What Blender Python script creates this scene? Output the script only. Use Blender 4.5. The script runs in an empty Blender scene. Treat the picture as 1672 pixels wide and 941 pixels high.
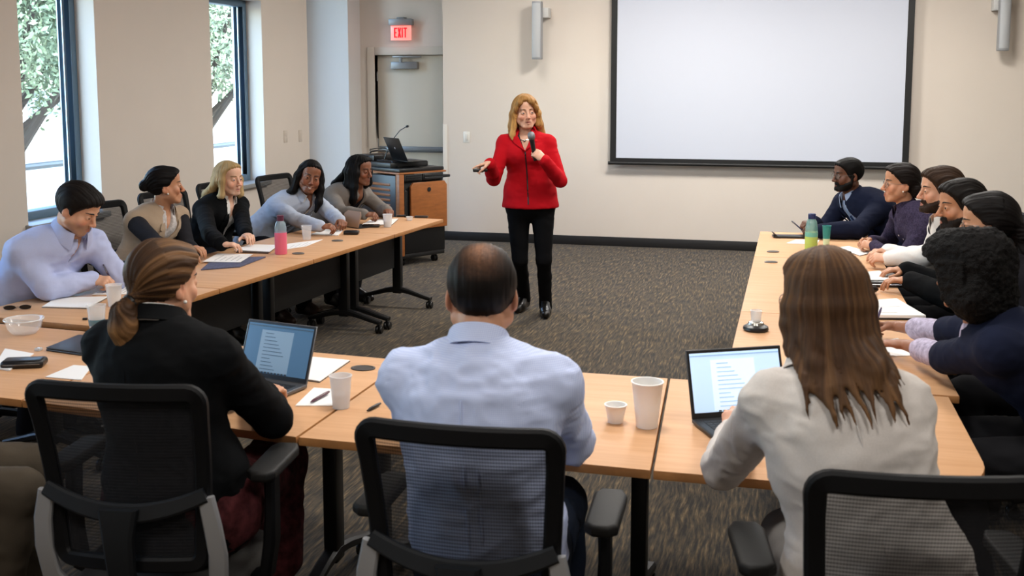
import bpy, bmesh, math, random
import numpy as np
from mathutils import Vector, Matrix

random.seed(4)
SC = bpy.context.scene
COL = SC.collection

# ------------------------------------------------------------------ camera
F_PX, CAM_H, YAW, PITCH = 1750.0, 1.68, math.radians(14.0), math.radians(6.65)
PCX, PCY, IMG_W, IMG_H = 836.0, 339.0, 1672.0, 941.0
FW = np.array([-math.sin(YAW)*math.cos(PITCH), math.cos(YAW)*math.cos(PITCH), -math.sin(PITCH)])
RT = np.array([math.cos(YAW), math.sin(YAW), 0.0])
UPV = np.cross(RT, FW)
cam = bpy.data.cameras.new('camera')
cam_o = bpy.data.objects.new('camera', cam)
COL.objects.link(cam_o)
cam.sensor_width = 36.0
cam.lens = F_PX/IMG_W*36.0
cam.shift_y = -(IMG_H/2-PCY)/IMG_W
cam.clip_end = 200
cam.dof.use_dof = True
cam.dof.focus_distance = 7.6
cam.dof.aperture_fstop = 7.1
M = Matrix(((RT[0], UPV[0], -FW[0], 0), (RT[1], UPV[1], -FW[1], 0), (RT[2], UPV[2], -FW[2], CAM_H), (0, 0, 0, 1)))
cam_o.matrix_world = M
SC.camera = cam_o

def _ray(x, y):
    return FW + RT*((x-PCX)/F_PX) - UPV*((y-PCY)/F_PX)
def atz(x, y, z):
    """point of the horizontal plane z that the photograph shows at pixel x, y"""
    d = _ray(x, y); return np.array([0, 0, CAM_H]) + d*((z-CAM_H)/d[2])
def aty(x, y, Y):
    d = _ray(x, y); return np.array([0, 0, CAM_H]) + d*(Y/d[1])
def atx(x, y, X):
    d = _ray(x, y); return np.array([0, 0, CAM_H]) + d*(X/d[0])

# ------------------------------------------------------------------ colour management, world, lights
vs = SC.view_settings
vs.view_transform = 'Standard'; vs.look = 'None'; vs.gamma = 1.0; vs.use_curve_mapping = False
vs.exposure = 0.42
SC.cycles.use_denoising = True
SC.cycles.max_bounces = 7
SC.cycles.diffuse_bounces = 4
SC.cycles.glossy_bounces = 3
SC.cycles.transmission_bounces = 4
SC.cycles.transparent_max_bounces = 10
SC.cycles.caustics_reflective = False
SC.cycles.caustics_refractive = False
SC.cycles.sample_clamp_indirect = 6.0

world = bpy.data.worlds.new('sky'); SC.world = world
world.use_nodes = True
wn = world.node_tree.nodes; wl = world.node_tree.links
bg = wn['Background']
sky = wn.new('ShaderNodeTexSky')
sky.sky_type = 'NISHITA'; sky.sun_disc = False
sky.sun_elevation = math.radians(48); sky.sun_rotation = math.radians(112)
wl.new(sky.outputs['Color'], bg.inputs['Color'])
bg.inputs['Strength'].default_value = 2.5

def add_light(name, kind, loc, energy, col, rot=(0, 0, 0), **kw):
    l = bpy.data.lights.new(name, kind); l.energy = energy; l.color = col
    for k, v in kw.items(): setattr(l, k, v)
    o = bpy.data.objects.new(name, l); COL.objects.link(o); o.location = loc; o.rotation_euler = rot
    return o
add_light('sun', 'SUN', (20, -5, 30), 6.0, (1, .96, .9), Vector((-.62, .25, -.74)).to_track_quat('-Z', 'Y').to_euler(), angle=math.radians(1))
CEIL = 3.15
# the room's ceiling troffers: (x, y, watts)
TROFFERS = [(-2.6, 9.4, 14), (-0.9, 8.9, 76), (1.0, 8.9, 50), (-2.2, 6.2, 5), (-0.8, 6.2, 36), (1.0, 6.2, 20),
            (-2.0, 3.4, 6), (-0.6, 3.4, 36), (1.5, 3.4, 22), (-1.4, 0.4, 32), (1.2, 0.4, 32)]
WARM = (1.0, 0.968, 0.915)
# ------------------------------------------------------------------ materials
def lin(c):
    if isinstance(c, str):
        c = c.lstrip('#'); c = [int(c[i:i+2], 16)/255 for i in (0, 2, 4)]
    return tuple((v/12.92 if v <= .04045 else ((v+.055)/1.055)**2.4) for v in c) + (1.0,)
MATS = {}
def nd(nt, t, **kw):
    n = nt.nodes.new(t)
    for k, v in kw.items():
        if k in ('operation', 'blend_type', 'data_type', 'noise_dimensions', 'feature', 'attribute_name', 'wave_type', 'bands_direction', 'distance'): setattr(n, k, v)
        else: n.inputs[k].default_value = v
    return n
def mat(name, color='#808080', rough=.6, metal=0.0, spec=.5, noise=0.0, nscale=20.0, bump=0.0, bscale=200.0, stretch=(1, 1, 1), attr=None, emit=None, estr=0.0, coat=0.0, sheen=0.0, alpha=1.0, trans=0.0, sss=0.0, coord='Object', bdist=.002):
    """procedural principled material: colour (optionally times a vertex attribute), tonal noise and fine bump"""
    if name in MATS: return MATS[name]
    m = bpy.data.materials.new(name); m.use_nodes = True
    nt = m.node_tree; b = nt.nodes['Principled BSDF']; L = nt.links
    b.inputs['Roughness'].default_value = rough; b.inputs['Metallic'].default_value = metal
    b.inputs['Specular IOR Level'].default_value = spec
    b.inputs['Coat Weight'].default_value = coat; b.inputs['Sheen Weight'].default_value = sheen
    b.inputs['Alpha'].default_value = alpha; b.inputs['Transmission Weight'].default_value = trans
    if sss:
        b.inputs['Subsurface Weight'].default_value = sss; b.inputs['Subsurface Radius'].default_value = (.012, .005, .003); b.inputs['Subsurface Scale'].default_value = 1.0
    c = lin(color); src = None
    if attr:
        a = nd(nt, 'ShaderNodeAttribute', attribute_name=attr)
        src = a.outputs['Color']
    if noise > 0 or bump > 0:
        tc = nt.nodes.new('ShaderNodeTexCoord'); mp = nt.nodes.new('ShaderNodeMapping'); mp.inputs['Scale'].default_value = stretch
        if coord == 'hc':
            h = nd(nt, 'ShaderNodeAttribute', attribute_name='hc'); L.new(h.outputs['Vector'], mp.inputs['Vector'])
        else: L.new(tc.outputs[coord], mp.inputs['Vector'])
    if noise > 0:
        n = nd(nt, 'ShaderNodeTexNoise', Scale=nscale, Detail=5.0, Roughness=.6); L.new(mp.outputs[0], n.inputs['Vector'])
        r = nt.nodes.new('ShaderNodeMapRange'); r.inputs['From Min'].default_value = .3; r.inputs['From Max'].default_value = .7
        r.inputs['To Min'].default_value = 1-noise; r.inputs['To Max'].default_value = 1+noise
        L.new(n.outputs['Fac'], r.inputs['Value'])
        mx = nd(nt, 'ShaderNodeVectorMath', operation='MULTIPLY')
        if src is not None: L.new(src, mx.inputs[0])
        else: mx.inputs[0].default_value = c[:3]
        L.new(r.outputs[0], mx.inputs[1]); src = mx.outputs[0]
    if src is not None: L.new(src, b.inputs['Base Color'])
    else: b.inputs['Base Color'].default_value = c
    if bump > 0:
        n2 = nd(nt, 'ShaderNodeTexNoise', Scale=bscale, Detail=3.0); L.new(mp.outputs[0], n2.inputs['Vector'])
        bp = nt.nodes.new('ShaderNodeBump'); bp.inputs['Strength'].default_value = bump; bp.inputs['Distance'].default_value = bdist
        L.new(n2.outputs['Fac'], bp.inputs['Height']); L.new(bp.outputs[0], b.inputs['Normal'])
    if emit:
        b.inputs['Emission Color'].default_value = lin(emit); b.inputs['Emission Strength'].default_value = estr
    MATS[name] = m; return m

# ------------------------------------------------------------------ mesh helpers
def link(o, parent=None):
    COL.objects.link(o)
    if parent is not None: o.parent = parent
    return o
def tag(o, label=None, cat=None, group=None, kind=None):
    if label: o['label'] = label
    if cat: o['category'] = cat
    if group: o['group'] = group
    if kind: o['kind'] = kind
    return o
def empty(name, loc=(0, 0, 0), rz=0.0):
    o = bpy.data.objects.new(name, None); COL.objects.link(o); o.location = loc; o.rotation_euler = (0, 0, rz); o.empty_display_size = .05
    return o
def mesh_np(name, V, F, m, parent=None, smooth=True, attrs=None):
    """object from a vertex array and an array of quads (or triangles)"""
    V = np.asarray(V, np.float32); F = np.asarray(F, np.int32)
    me = bpy.data.meshes.new(name); k = F.shape[1]
    me.vertices.add(len(V)); me.vertices.foreach_set('co', V.ravel())
    me.loops.add(F.size); me.loops.foreach_set('vertex_index', F.ravel())
    me.polygons.add(len(F)); me.polygons.foreach_set('loop_start', np.arange(0, F.size, k, dtype=np.int32))
    me.update(calc_edges=True)
    if smooth: me.polygons.foreach_set('use_smooth', np.ones(len(F), bool))
    for an, dat in (attrs or {}).items():
        dat = np.asarray(dat, np.float32)
        if dat.shape[1] == 4:
            a = me.color_attributes.new(an, 'FLOAT_COLOR', 'POINT'); a.data.foreach_set('color', dat.ravel())
        else:
            a = me.attributes.new(an, 'FLOAT_VECTOR', 'POINT'); a.data.foreach_set('vector', dat.ravel())
    me.materials.append(m); me.update()
    return link(bpy.data.objects.new(name, me), parent)

class MB:
    """collects solid shapes into one mesh"""
    def __init__(s): s.bm = bmesh.new()
    def box(s, lo, hi, bev=0.0, seg=2, mat4=None):
        r = bmesh.ops.create_cube(s.bm, size=1.0); vs_ = r['verts']
        c = [(a+b)/2 for a, b in zip(lo, hi)]; d = [b-a for a, b in zip(lo, hi)]
        for v in vs_: v.co = Vector((c[0]+v.co.x*d[0], c[1]+v.co.y*d[1], c[2]+v.co.z*d[2]))
        if bev:
            es = list({e for v in vs_ for e in v.link_edges})
            r = bmesh.ops.bevel(s.bm, geom=es, offset=min(bev, .49*min(d)), segments=seg, affect='EDGES', profile=.5)
            vs_ = list({v for f in r['faces'] for v in f.verts} | {v for v in vs_ if v.is_valid})
        if mat4 is not None: bmesh.ops.transform(s.bm, matrix=mat4, verts=vs_)
        return s
    def prism(s, pts, z0, z1, bev=0.0, seg=2, mat4=None):
        """polygon (list of x, y) extruded from z0 to z1"""
        a = [s.bm.verts.new((p[0], p[1], z0)) for p in pts]; b = [s.bm.verts.new((p[0], p[1], z1)) for p in pts]
        n = len(pts); fs = [s.bm.faces.new(list(reversed(a))), s.bm.faces.new(b)]
        for i in range(n): fs.append(s.bm.faces.new((a[i], a[(i+1) % n], b[(i+1) % n], b[i])))
        vs_ = a+b
        bmesh.ops.recalc_face_normals(s.bm, faces=fs)
        if bev:
            es = list(fs[0].edges)+list(fs[1].edges)
            r = bmesh.ops.bevel(s.bm, geom=es, offset=bev, segments=seg, affect='EDGES', profile=.5)
            vs_ = list({v for f in r['faces'] for v in f.verts} | {v for v in vs_ if v.is_valid})
        if mat4 is not None: bmesh.ops.transform(s.bm, matrix=mat4, verts=vs_)
        return s
    def lathe(s, prof, n=24, mat4=None, cap=True):
        """profile of (radius, z) turned about z"""
        rings = []
        for r, z in prof: rings.append([s.bm.verts.new((r*math.cos(2*math.pi*i/n), r*math.sin(2*math.pi*i/n), z)) for i in range(n)])
        fs = []
        for a, b in zip(rings, rings[1:]):
            for i in range(n): fs.append(s.bm.faces.new((a[i], a[(i+1) % n], b[(i+1) % n], b[i])))
        if cap:
            fs.append(s.bm.faces.new(list(reversed(rings[0])))); fs.append(s.bm.faces.new(rings[-1]))
        vs_ = [v for r in rings for v in r]
        if mat4 is not None: bmesh.ops.transform(s.bm, matrix=mat4, verts=vs_)
        return s
    def tube(s, pts, rad, n=8, closed=False, ru=1.0, rv=1.0, up=(0, 0, 1), cap=True):
        """swept tube through pts; rad a number or list; ru/rv flatten the section (ru across, rv along up)"""
        P = [Vector(p) for p in pts]; k = len(P); R = rad if hasattr(rad, '__len__') else [rad]*k
        rings = []; upv = Vector(up)
        for i, p in enumerate(P):
            if closed: t = P[(i+1) % k]-P[i-1]
            else: t = P[min(i+1, k-1)]-P[max(i-1, 0)]
            t.normalize(); a = t.cross(upv)
            if a.length < 1e-3: a = t.cross(Vector((0, 1, 0)) if abs(t.y) < .9 else Vector((1, 0, 0)))
            a.normalize(); b = a.cross(t)
            rings.append([s.bm.verts.new(p+a*(math.cos(2*math.pi*j/n)*R[i]*ru)+b*(math.sin(2*math.pi*j/n)*R[i]*rv)) for j in range(n)])
        m = k if closed else k-1; fs = []
        for i in range(m):
            a, b = rings[i], rings[(i+1) % k]
            for j in range(n): fs.append(s.bm.faces.new((a[j], b[j], b[(j+1) % n], a[(j+1) % n])))
        if not closed and cap:
            fs.append(s.bm.faces.new(rings[0])); fs.append(s.bm.faces.new(list(reversed(rings[-1]))))
        bmesh.ops.recalc_face_normals(s.bm, faces=fs)
        return s
    def rtube(s, pts, w, h, up=(0, 0, 1), closed=False, bev=.25):
        """swept rounded-rectangle bar: w across, h along up (numbers or lists)"""
        P = [Vector(p) for p in pts]; k = len(P)
        W = w if hasattr(w, '__len__') else [w]*k; Hh = h if hasattr(h, '__len__') else [h]*k
        rings = []; upv = Vector(up)
        for i, p in enumerate(P):
            t = (P[(i+1) % k]-P[i-1]) if closed else P[min(i+1, k-1)]-P[max(i-1, 0)]
            t.normalize(); a = t.cross(upv)
            if a.length < 1e-3: a = t.cross(Vector((0, 1, 0)))
            a.normalize(); b = a.cross(t); x, y = W[i]/2, Hh[i]/2; e = bev*min(x, y)*2
            sec = [(x-e, -y), (x, -y+e), (x, y-e), (x-e, y), (-x+e, y), (-x, y-e), (-x, -y+e), (-x+e, -y)]
            rings.append([s.bm.verts.new(p+a*u+b*v) for u, v in sec])
        m = k if closed else k-1; fs = []; n = 8
        for i in range(m):
            a, b = rings[i], rings[(i+1) % k]
            for j in range(n): fs.append(s.bm.faces.new((a[j], b[j], b[(j+1) % n], a[(j+1) % n])))
        if not closed: fs.append(s.bm.faces.new(rings[0])); fs.append(s.bm.faces.new(list(reversed(rings[-1]))))
        bmesh.ops.recalc_face_normals(s.bm, faces=fs)
        return s
    def sphere(s, c, r, seg=16, mat4=None):
        rr = bmesh.ops.create_uvsphere(s.bm, u_segments=seg, v_segments=max(6, seg//2), radius=1.0)
        r = r if hasattr(r, '__len__') else (r, r, r)
        for v in rr['verts']: v.co = Vector((c[0]+v.co.x*r[0], c[1]+v.co.y*r[1], c[2]+v.co.z*r[2]))
        if mat4 is not None: bmesh.ops.transform(s.bm, matrix=mat4, verts=rr['verts'])
        return s
    def grid(s, fn, nu, nv, closed_u=False):
        """surface fn(u, v) -> point, u and v in 0..1"""
        R = [[s.bm.verts.new(fn(i/nu, j/nv)) for i in range(nu if closed_u else nu+1)] for j in range(nv+1)]
        w = nu
        for j in range(nv):
            for i in range(w):
                i2 = (i+1) % nu if closed_u else i+1
                s.bm.faces.new((R[j][i], R[j][i2], R[j+1][i2], R[j+1][i]))
        return s
    def build(s, name, m, parent=None, smooth=None, solid=0.0):
        me = bpy.data.meshes.new(name)
        bmesh.ops.remove_doubles(s.bm, verts=s.bm.verts, dist=1e-6)
        if solid:
            bmesh.ops.recalc_face_normals(s.bm, faces=s.bm.faces)
            bmesh.ops.solidify(s.bm, geom=s.bm.faces[:], thickness=solid)
        s.bm.to_mesh(me); s.bm.free(); me.materials.append(m)
        if smooth is not False:
            me.polygons.foreach_set('use_smooth', [True]*len(me.polygons))
            me.set_sharp_from_angle(angle=math.radians(smooth or 35))
        return link(bpy.data.objects.new(name, me), parent)
def struct(o, label=None): o['kind'] = 'structure'; return tag(o, label)
def children(o): return [c for c in bpy.data.objects if c.parent == o]
def copy_tree(o, parent=None, _idx=None):
    if _idx is None:
        _idx = {}
        for q in bpy.data.objects:
            if q.parent: _idx.setdefault(q.parent.name, []).append(q)
    c = o.copy(); COL.objects.link(c); c.parent = parent
    for ch in _idx.get(o.name, []): copy_tree(ch, c, _idx)
    return c
def T4(loc=(0, 0, 0), rz=0.0, rx=0.0, ry=0.0):
    return Matrix.Translation(loc) @ Matrix.Rotation(rz, 4, 'Z') @ Matrix.Rotation(ry, 4, 'Y') @ Matrix.Rotation(rx, 4, 'X')
# ------------------------------------------------------------------ setting
def carpet_mat():
    m = bpy.data.materials.new('carpet'); m.use_nodes = True; nt = m.node_tree; L = nt.links; b = nt.nodes['Principled BSDF']
    tc = nt.nodes.new('ShaderNodeTexCoord')
    mp = nt.nodes.new('ShaderNodeMapping'); mp.inputs['Scale'].default_value = (84, 7, 1)
    wob = nd(nt, 'ShaderNodeTexNoise', Scale=3.0, Detail=2.0)
    L.new(tc.outputs['Object'], wob.inputs['Vector'])
    ad = nd(nt, 'ShaderNodeVectorMath', operation='MULTIPLY_ADD'); ad.inputs[1].default_value = (.04, 0, 0)
    L.new(wob.outputs['Color'], ad.inputs[0]); L.new(tc.outputs['Object'], ad.inputs[2]); L.new(ad.outputs[0], mp.inputs['Vector'])
    n = nd(nt, 'ShaderNodeTexNoise', Scale=1.0, Detail=3.5, Roughness=.62); L.new(mp.outputs[0], n.inputs['Vector'])
    r = nt.nodes.new('ShaderNodeValToRGB'); cr = r.color_ramp
    cr.elements[0].position = .40; cr.elements[0].color = lin('#231e18')
    cr.elements[1].position = .66; cr.elements[1].color = lin('#715f45')
    e = cr.elements.new(.50); e.color = lin('#3f3629')
    e = cr.elements.new(.58); e.color = lin('#524430')
    L.new(n.outputs['Fac'], r.inputs[0]); L.new(r.outputs[0], b.inputs['Base Color'])
    b.inputs['Roughness'].default_value = .95; b.inputs['Specular IOR Level'].default_value = .15; b.inputs['Sheen Weight'].default_value = .15
    bp = nt.nodes.new('ShaderNodeBump'); bp.inputs['Strength'].default_value = .5; bp.inputs['Distance'].default_value = .006
    L.new(n.outputs['Fac'], bp.inputs['Height']); L.new(bp.outputs[0], b.inputs['Normal'])
    return m
M_WALL = mat('wall_paint', '#d9cec3', .85, noise=.012, nscale=2.5, bump=.08, bscale=120, spec=.25)
M_REVEAL = mat('reveal_paint', '#dcd9d6', .8, spec=.25)
M_CEIL = mat('ceiling_tile', '#dcd8d0', .9, noise=.05, nscale=60)
M_BASE = mat('baseboard_rubber', '#1d1c1c', .5)
M_FRAME = mat('window_aluminium', '#5b7386', .45, metal=.0)
M_TRIM = mat('cream_trim', '#d2c8ba', .55)

MB().box((-5.3, -3.2, -.1), (5.2, 12.2, 0)).build('floor', carpet_mat(), smooth=False)['kind'] = 'structure'
MB().box((-5.3, -3.2, CEIL), (5.2, 12.2, CEIL+.2)).build('ceiling', M_CEIL, smooth=False)['kind'] = 'structure'
YB = 10.9
MB().box((-3.47, YB, 0), (5.0, YB+.15, CEIL)).box((-3.47, YB+.15, 0), (-3.35, 11.4, CEIL)).build('wall_back', M_WALL, smooth=False)['kind'] = 'structure'
MB().box((4.3, -3.0, 0), (4.5, YB+.1, CEIL)).build('wall_right', M_WALL, smooth=False)['kind'] = 'structure'
MB().box((-6.0, -2.7, 0), (4.5, -2.5, CEIL)).build('wall_front', M_WALL, smooth=False)['kind'] = 'structure'
# left wall with deep window openings, then a bay beside the door
XL = -4.6; SILL, HEAD = .78, 2.42
WINS = [(1.25, 2.0), (3.5, 4.25), (5.79, 6.56), (8.11, 9.03)]  # first two lie out of view, added to bring in more daylight
w = MB()
w.box((XL-.3, -2.7, 0), (XL, 10.0, SILL)).box((XL-.3, -2.7, HEAD), (XL, 10.0, CEIL))
ys = [-2.7]+[v for p in WINS for v in p]+[10.0]
for a, b_ in zip(ys[::2], ys[1::2]): w.box((XL-.3, a, SILL), (XL, b_, HEAD))
w.build('wall_left', M_WALL, smooth=False)['kind'] = 'structure'
MB().box((-5.25, 9.85, 0), (-4.9, 10.0, CEIL)).box((-5.25, 11.05, 0), (XL, 11.4, CEIL)).box((-5.25, 10.0, 0), (-5.15, 11.05, .5)).box((-5.25, 10.6, .5), (-5.15, 11.05, CEIL)).build('wall_alcove', M_REVEAL, smooth=False)['kind'] = 'structure'
# door wall with door opening; last box is unseen backing added to block daylight
DL, DR, DT, YD = -4.42, -3.5, 1.985, 11.4
MB().box((-4.9, YD, 0), (DL-.03, YD+.2, CEIL)).box((DL-.03, YD, DT+.03), (-3.2, YD+.2, CEIL)).box((DR+.03, YD, 0), (-3.2, YD+.2, DT+.03)).box((-4.9, YD+.2, 0), (-3.2, YD+.3, CEIL)).build('wall_door', M_WALL, smooth=False)['kind'] = 'structure'
# baseboards and corner guard
MB().box((-3.47, YB-.012, 0), (4.3, YB, .095), .003).build('baseboard_back', M_BASE)['kind'] = 'structure'
MB().box((XL, -2.5, 0), (XL+.012, 10.0, .095), .003).build('baseboard_left', M_BASE)['kind'] = 'structure'
MB().box((4.288, -2.5, 0), (4.3, YB-.02, .095), .003).build('baseboard_right', M_BASE)['kind'] = 'structure'
MB().box((-3.476, YB-.006, .1), (-3.425, YB, 1.24), .002).box((-3.476, YB-.006, .1), (-3.47, YB+.045, 1.24), .002).build('trim_1', mat('corner_guard', '#dfd8ce', .35))['kind'] = 'structure'

def pane_mat():
    m = bpy.data.materials.new('window_glass'); m.use_nodes = True; nt = m.node_tree; nt.nodes.remove(nt.nodes['Principled BSDF'])
    t = nt.nodes.new('ShaderNodeBsdfTransparent'); t.inputs[0].default_value = (.93, .97, .97, 1); g = nt.nodes.new('ShaderNodeBsdfGlossy'); g.inputs['Roughness'].default_value = .02
    mx = nt.nodes.new('ShaderNodeMixShader'); mx.inputs[0].default_value = .05
    nt.links.new(t.outputs[0], mx.inputs[1]); nt.links.new(g.outputs[0], mx.inputs[2]); nt.links.new(mx.outputs[0], nt.nodes['Material Output'].inputs[0])
    return m
M_PANE = pane_mat()
def window(n, xg, y0, y1, z0, z1, sill=True, mull=()):
    o = empty('window_%d' % n, (xg, (y0+y1)/2, z0)); o['kind'] = 'structure'; o['label'] = 'tall narrow window in the left wall looking out on trees'
    h = (y1-y0)/2; H_ = z1-z0; fw = .06
    f = MB().box((-.05, -h, 0), (.05, -h+fw, H_), .006).box((-.05, h-fw, 0), (.05, h, H_), .006).box((-.05, -h+fw, 0), (.05, h-fw, fw), .006).box((-.05, -h+fw, H_-fw), (.05, h-fw, H_), .006)
    for m_ in mull: f.box((-.05, m_-.03, fw), (.05, m_+.03, H_-fw), .006)
    f.build('window_frame', M_FRAME, o)
    MB().box((.0, -h+fw, fw), (.008, -h+fw+.022, H_-fw)).box((.0, h-fw-.022, fw), (.008, h-fw, H_-fw)).build('glazing_bead', mat('bead_light', '#a9bcc9', .35, metal=.5), o)
    MB().box((-.006, -h+fw, fw), (0, h-fw, H_-fw)).build('glass_pane', M_PANE, o, smooth=False)
    if sill:
        MB().box((.04, -h-.03, -.035), (XL-xg+.05, h+.03, 0.004), .006).build('window_sill', mat('sill_stone', '#8e8d8a', .4), o)
    l = bpy.data.lights.new('daylight_portal', 'AREA'); l.shape = 'RECTANGLE'; l.size = y1-y0; l.size_y = z1-z0; l.cycles.is_portal = True
    p = bpy.data.objects.new('daylight_portal', l); COL.objects.link(p); p.location = (xg-.1, (y0+y1)/2, (z0+z1)/2); p.rotation_euler = (0, -math.pi/2, 0)
for i, (a, b_) in enumerate(WINS): window(i+1, XL-.20, a, b_, SILL, HEAD)
window(5, -5.20, 10.0, 10.6, .5, CEIL-.05, sill=False)
# plain head above the bay opening is the ceiling itself

# door in the alcove
d = empty('door_1', ((DL+DR)/2, YD, 0)); d['kind'] = 'structure'; d['label'] = 'cream single door with grey closer and panic bar under the exit sign'
hw = (DR-DL)/2
MB().box((-hw-.09, -.03, 0), (-hw, .12, DT+.09), .006).box((hw, -.03, 0), (hw+.09, .12, DT+.09), .006).box((-hw, -.03, DT), (hw, .12, DT+.09), .006).build('door_frame', M_TRIM, d)
MB().box((-hw+.004, .05, .01), (hw-.004, .095, DT-.004), .003).build('door_leaf', mat('door_paint', '#d8cdbb', .5), d)
M_GREY = mat('grey_metal', '#8f9091', .38, metal=.55)
b_ = MB().box((-hw+.02, .028, .90), (hw-.02, .048, .965), .004).box((-hw+.06, -.02, .915), (hw-.1, .03, .955), .008)
b_.build('panic_bar', mat('panic_bar_metal', '#8b9298', .35, metal=.6), d)
MB().box((-hw+.19, -.03, DT-.155), (-hw+.50, .05, DT-.075), .008).build('door_closer', M_GREY, d)
MB().box((-hw+.22, -.055, DT-.03), (-hw+.55, -.03, DT-.01), .003).box((-hw+.30, -.05, DT-.08), (-hw+.33, -.03, DT-.02), .003).build('closer_arm', M_GREY, d)
for z in (.25, 1.0, 1.75): MB().lathe([(.009, z-.05), (.009, z+.05)], 10, T4((-hw+.002, .04, 0))).build('hinge', M_GREY, d)

# exit sign above the door
ex = empty('exit_sign', tuple(aty(655, 66, YD-.07)))
tag(ex, 'illuminated red EXIT sign with grey housing above the alcove door', 'sign')
MB().box((-.135, -.035, .165), (.135, .045, .235), .006).build('housing', M_GREY, ex)
MB().box((-.045, -.02, .235), (.045, .07, .255), .004).build('mounting_bracket', M_GREY, ex)
MB().box((-.12, -.006, 0), (.12, .006, .165), .003).build('panel', mat('exit_acrylic', '#e9c0b8', .2, emit='#ff7a66', estr=.42), ex)
M_RED = mat('exit_red', '#c01020', .4, emit='#ff1020', estr=.95)
t = MB(); W_, H_, s_ = .033, .108, .013; z0 = .03
def bar(x0, z0_, x1, z1_): t.box((min(x0, x1), -.012, min(z0_, z1_)), (max(x0, x1), -.0055, max(z0_, z1_)))
def slant(x0, za, x1, zb, s=.014):
    Lb = math.hypot(x1-x0, zb-za); t.box((-s/2, -.0065/2, 0), (s/2, .0065/2, Lb), mat4=T4((x0, -.009, za), 0, 0, math.atan2(x1-x0, zb-za)))
xs = -.078
bar(xs, z0, xs+s_, z0+H_); bar(xs, z0, xs+W_, z0+s_); bar(xs, z0+H_-s_, xs+W_, z0+H_); bar(xs, z0+H_/2-s_/2, xs+W_*.85, z0+H_/2+s_/2)
xs += .042; slant(xs+.006, z0, xs+W_, z0+H_); slant(xs+W_, z0, xs+.006, z0+H_)
xs += .047; bar(xs, z0, xs+s_, z0+H_)
xs += .021; bar(xs, z0+H_-s_, xs+.04, z0+H_); bar(xs+.0135, z0, xs+.0135+s_, z0+H_)
t.build('lettering', M_RED, ex, smooth=False)
lp = add_light('exit_glow', 'POINT', tuple(np.array(ex.location)+np.array([0, -.12, .08])), .25, (1, .12, .08), shadow_soft_size=.08)

# projection screen
sy = YB-.09
TL, BR = aty(999, 0, sy), aty(1483, 277, sy); x0, x1, zb, zt = TL[0], BR[0], BR[2], 3.0
sc_ = empty('projection_screen', ((x0+x1)/2, sy, zb)); tag(sc_, 'large white pull-down projection screen with black border on back wall', 'screen')
hw = (x1-x0)/2; hh = zt-zb
MB().box((-hw+.06, -.002, .065), (hw-.06, .002, hh)).build('viewing_surface', mat('screen_white', '#bcbfc9', .7, emit='#c9d3ec', estr=.10), sc_, smooth=False)  # faint bluish emission stands in for projector light falling on the screen
M_BLK = mat('black_satin', '#0d0d0e', .55)
MB().box((-hw, -.0035, .02), (-hw+.06, .0005, hh)).box((hw-.06, -.0035, .02), (hw, .0005, hh)).box((-hw+.06, -.0035, .02), (hw-.06, .0005, .065)).build('border', M_BLK, sc_, smooth=False)
MB().tube([(-hw-.02, 0, .012), (hw+.02, 0, .012)], .017, 12).build('bottom_bar', M_BLK, sc_)
MB().box((-hw-.08, -.07, hh-.02), (hw+.08, .085, hh+.13), .01).build('casing', mat('screen_case', '#d8d6d2', .5), sc_)

def column_speaker(px, py0, py1, z1, label, bx):
    p = aty(px, py1, YB-.16); h = z1-p[2]
    o = empty('column_speaker', (p[0], p[1], p[2])); tag(o, label, 'speaker', 'column speakers on the back wall')
    MB().prism([(-.055, .0), (-.045, -.045), (-.02, -.06), (.02, -.06), (.045, -.045), (.055, 0), (.045, .06), (-.045, .06)], 0, h, .006).build('enclosure', mat('speaker_grey', '#9a9ca0', .45, metal=.2), o)
    MB().prism([(-.040, -.048), (-.02, -.0625), (.02, -.0625), (.040, -.048)], .02, h-.02, .002).build('grille', mat('speaker_grille', '#b3b5b8', .6, noise=.1, nscale=400), o)
    MB().box((bx-.035, .02, h-.16), (bx+.035, .16, h-.06), .006).box((-.02, .04, h-.13), (bx, .08, h-.09), .003).build('wall_bracket', mat('bracket_white', '#c9c8c6', .5), o)
column_speaker(877, 5, 97, 2.495, 'slim grey column speaker on the wall between presenter and screen', .075)
column_speaker(1637, -5, 83, 2.50, 'slim grey column speaker on the wall beyond the right edge of screen', -.055)

def wall_plate(name, p, ax, label, cat, kind):
    o = empty(name, tuple(p), 0 if ax == 'y' else math.pi/2); tag(o, label, cat, 'plates on the left wall' if ax == 'x' else None)
    MB().box((-.036, -.006, -.058), (.036, 0, .058), .003).build('plate', mat('plate_white', '#e6e2da', .4) if kind == 'switch' else mat('plate_cream', '#cbbfb2', .5), o)
    q = MB()
    if kind == 'switch': q.box((-.016, -.011, -.033), (.016, -.005, .033), .002)
    else: q.box((-.017, -.008, .006), (.017, -.005, .034), .002).box((-.017, -.008, -.034), (.017, -.005, -.006), .002)
    q.build('rocker' if kind == 'switch' else 'socket', mat('plate_inner', '#d8d3ca', .4) if kind == 'switch' else mat('plate_cream', '#cbbfb2', .5), o)
wall_plate('light_switch', aty(762, 224, YB), 'y', 'white rocker light switch on back wall left of the presenter', 'switch', 'switch')
wall_plate('wall_plate', atx(466, 223, XL), 'x', 'cream wall plate beside the second window, the one nearer the window', 'wall plate', 'socket')
wall_plate('wall_plate', atx(490, 222, XL), 'x', 'cream wall plate on the wall corner nearer the alcove', 'wall plate', 'socket')

# lights of the room
for x, y, e in TROFFERS:
    add_light('ceiling_light', 'AREA', (x, y, CEIL-.02), e, WARM, shape='RECTANGLE', size=.55, size_y=.55)

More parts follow.
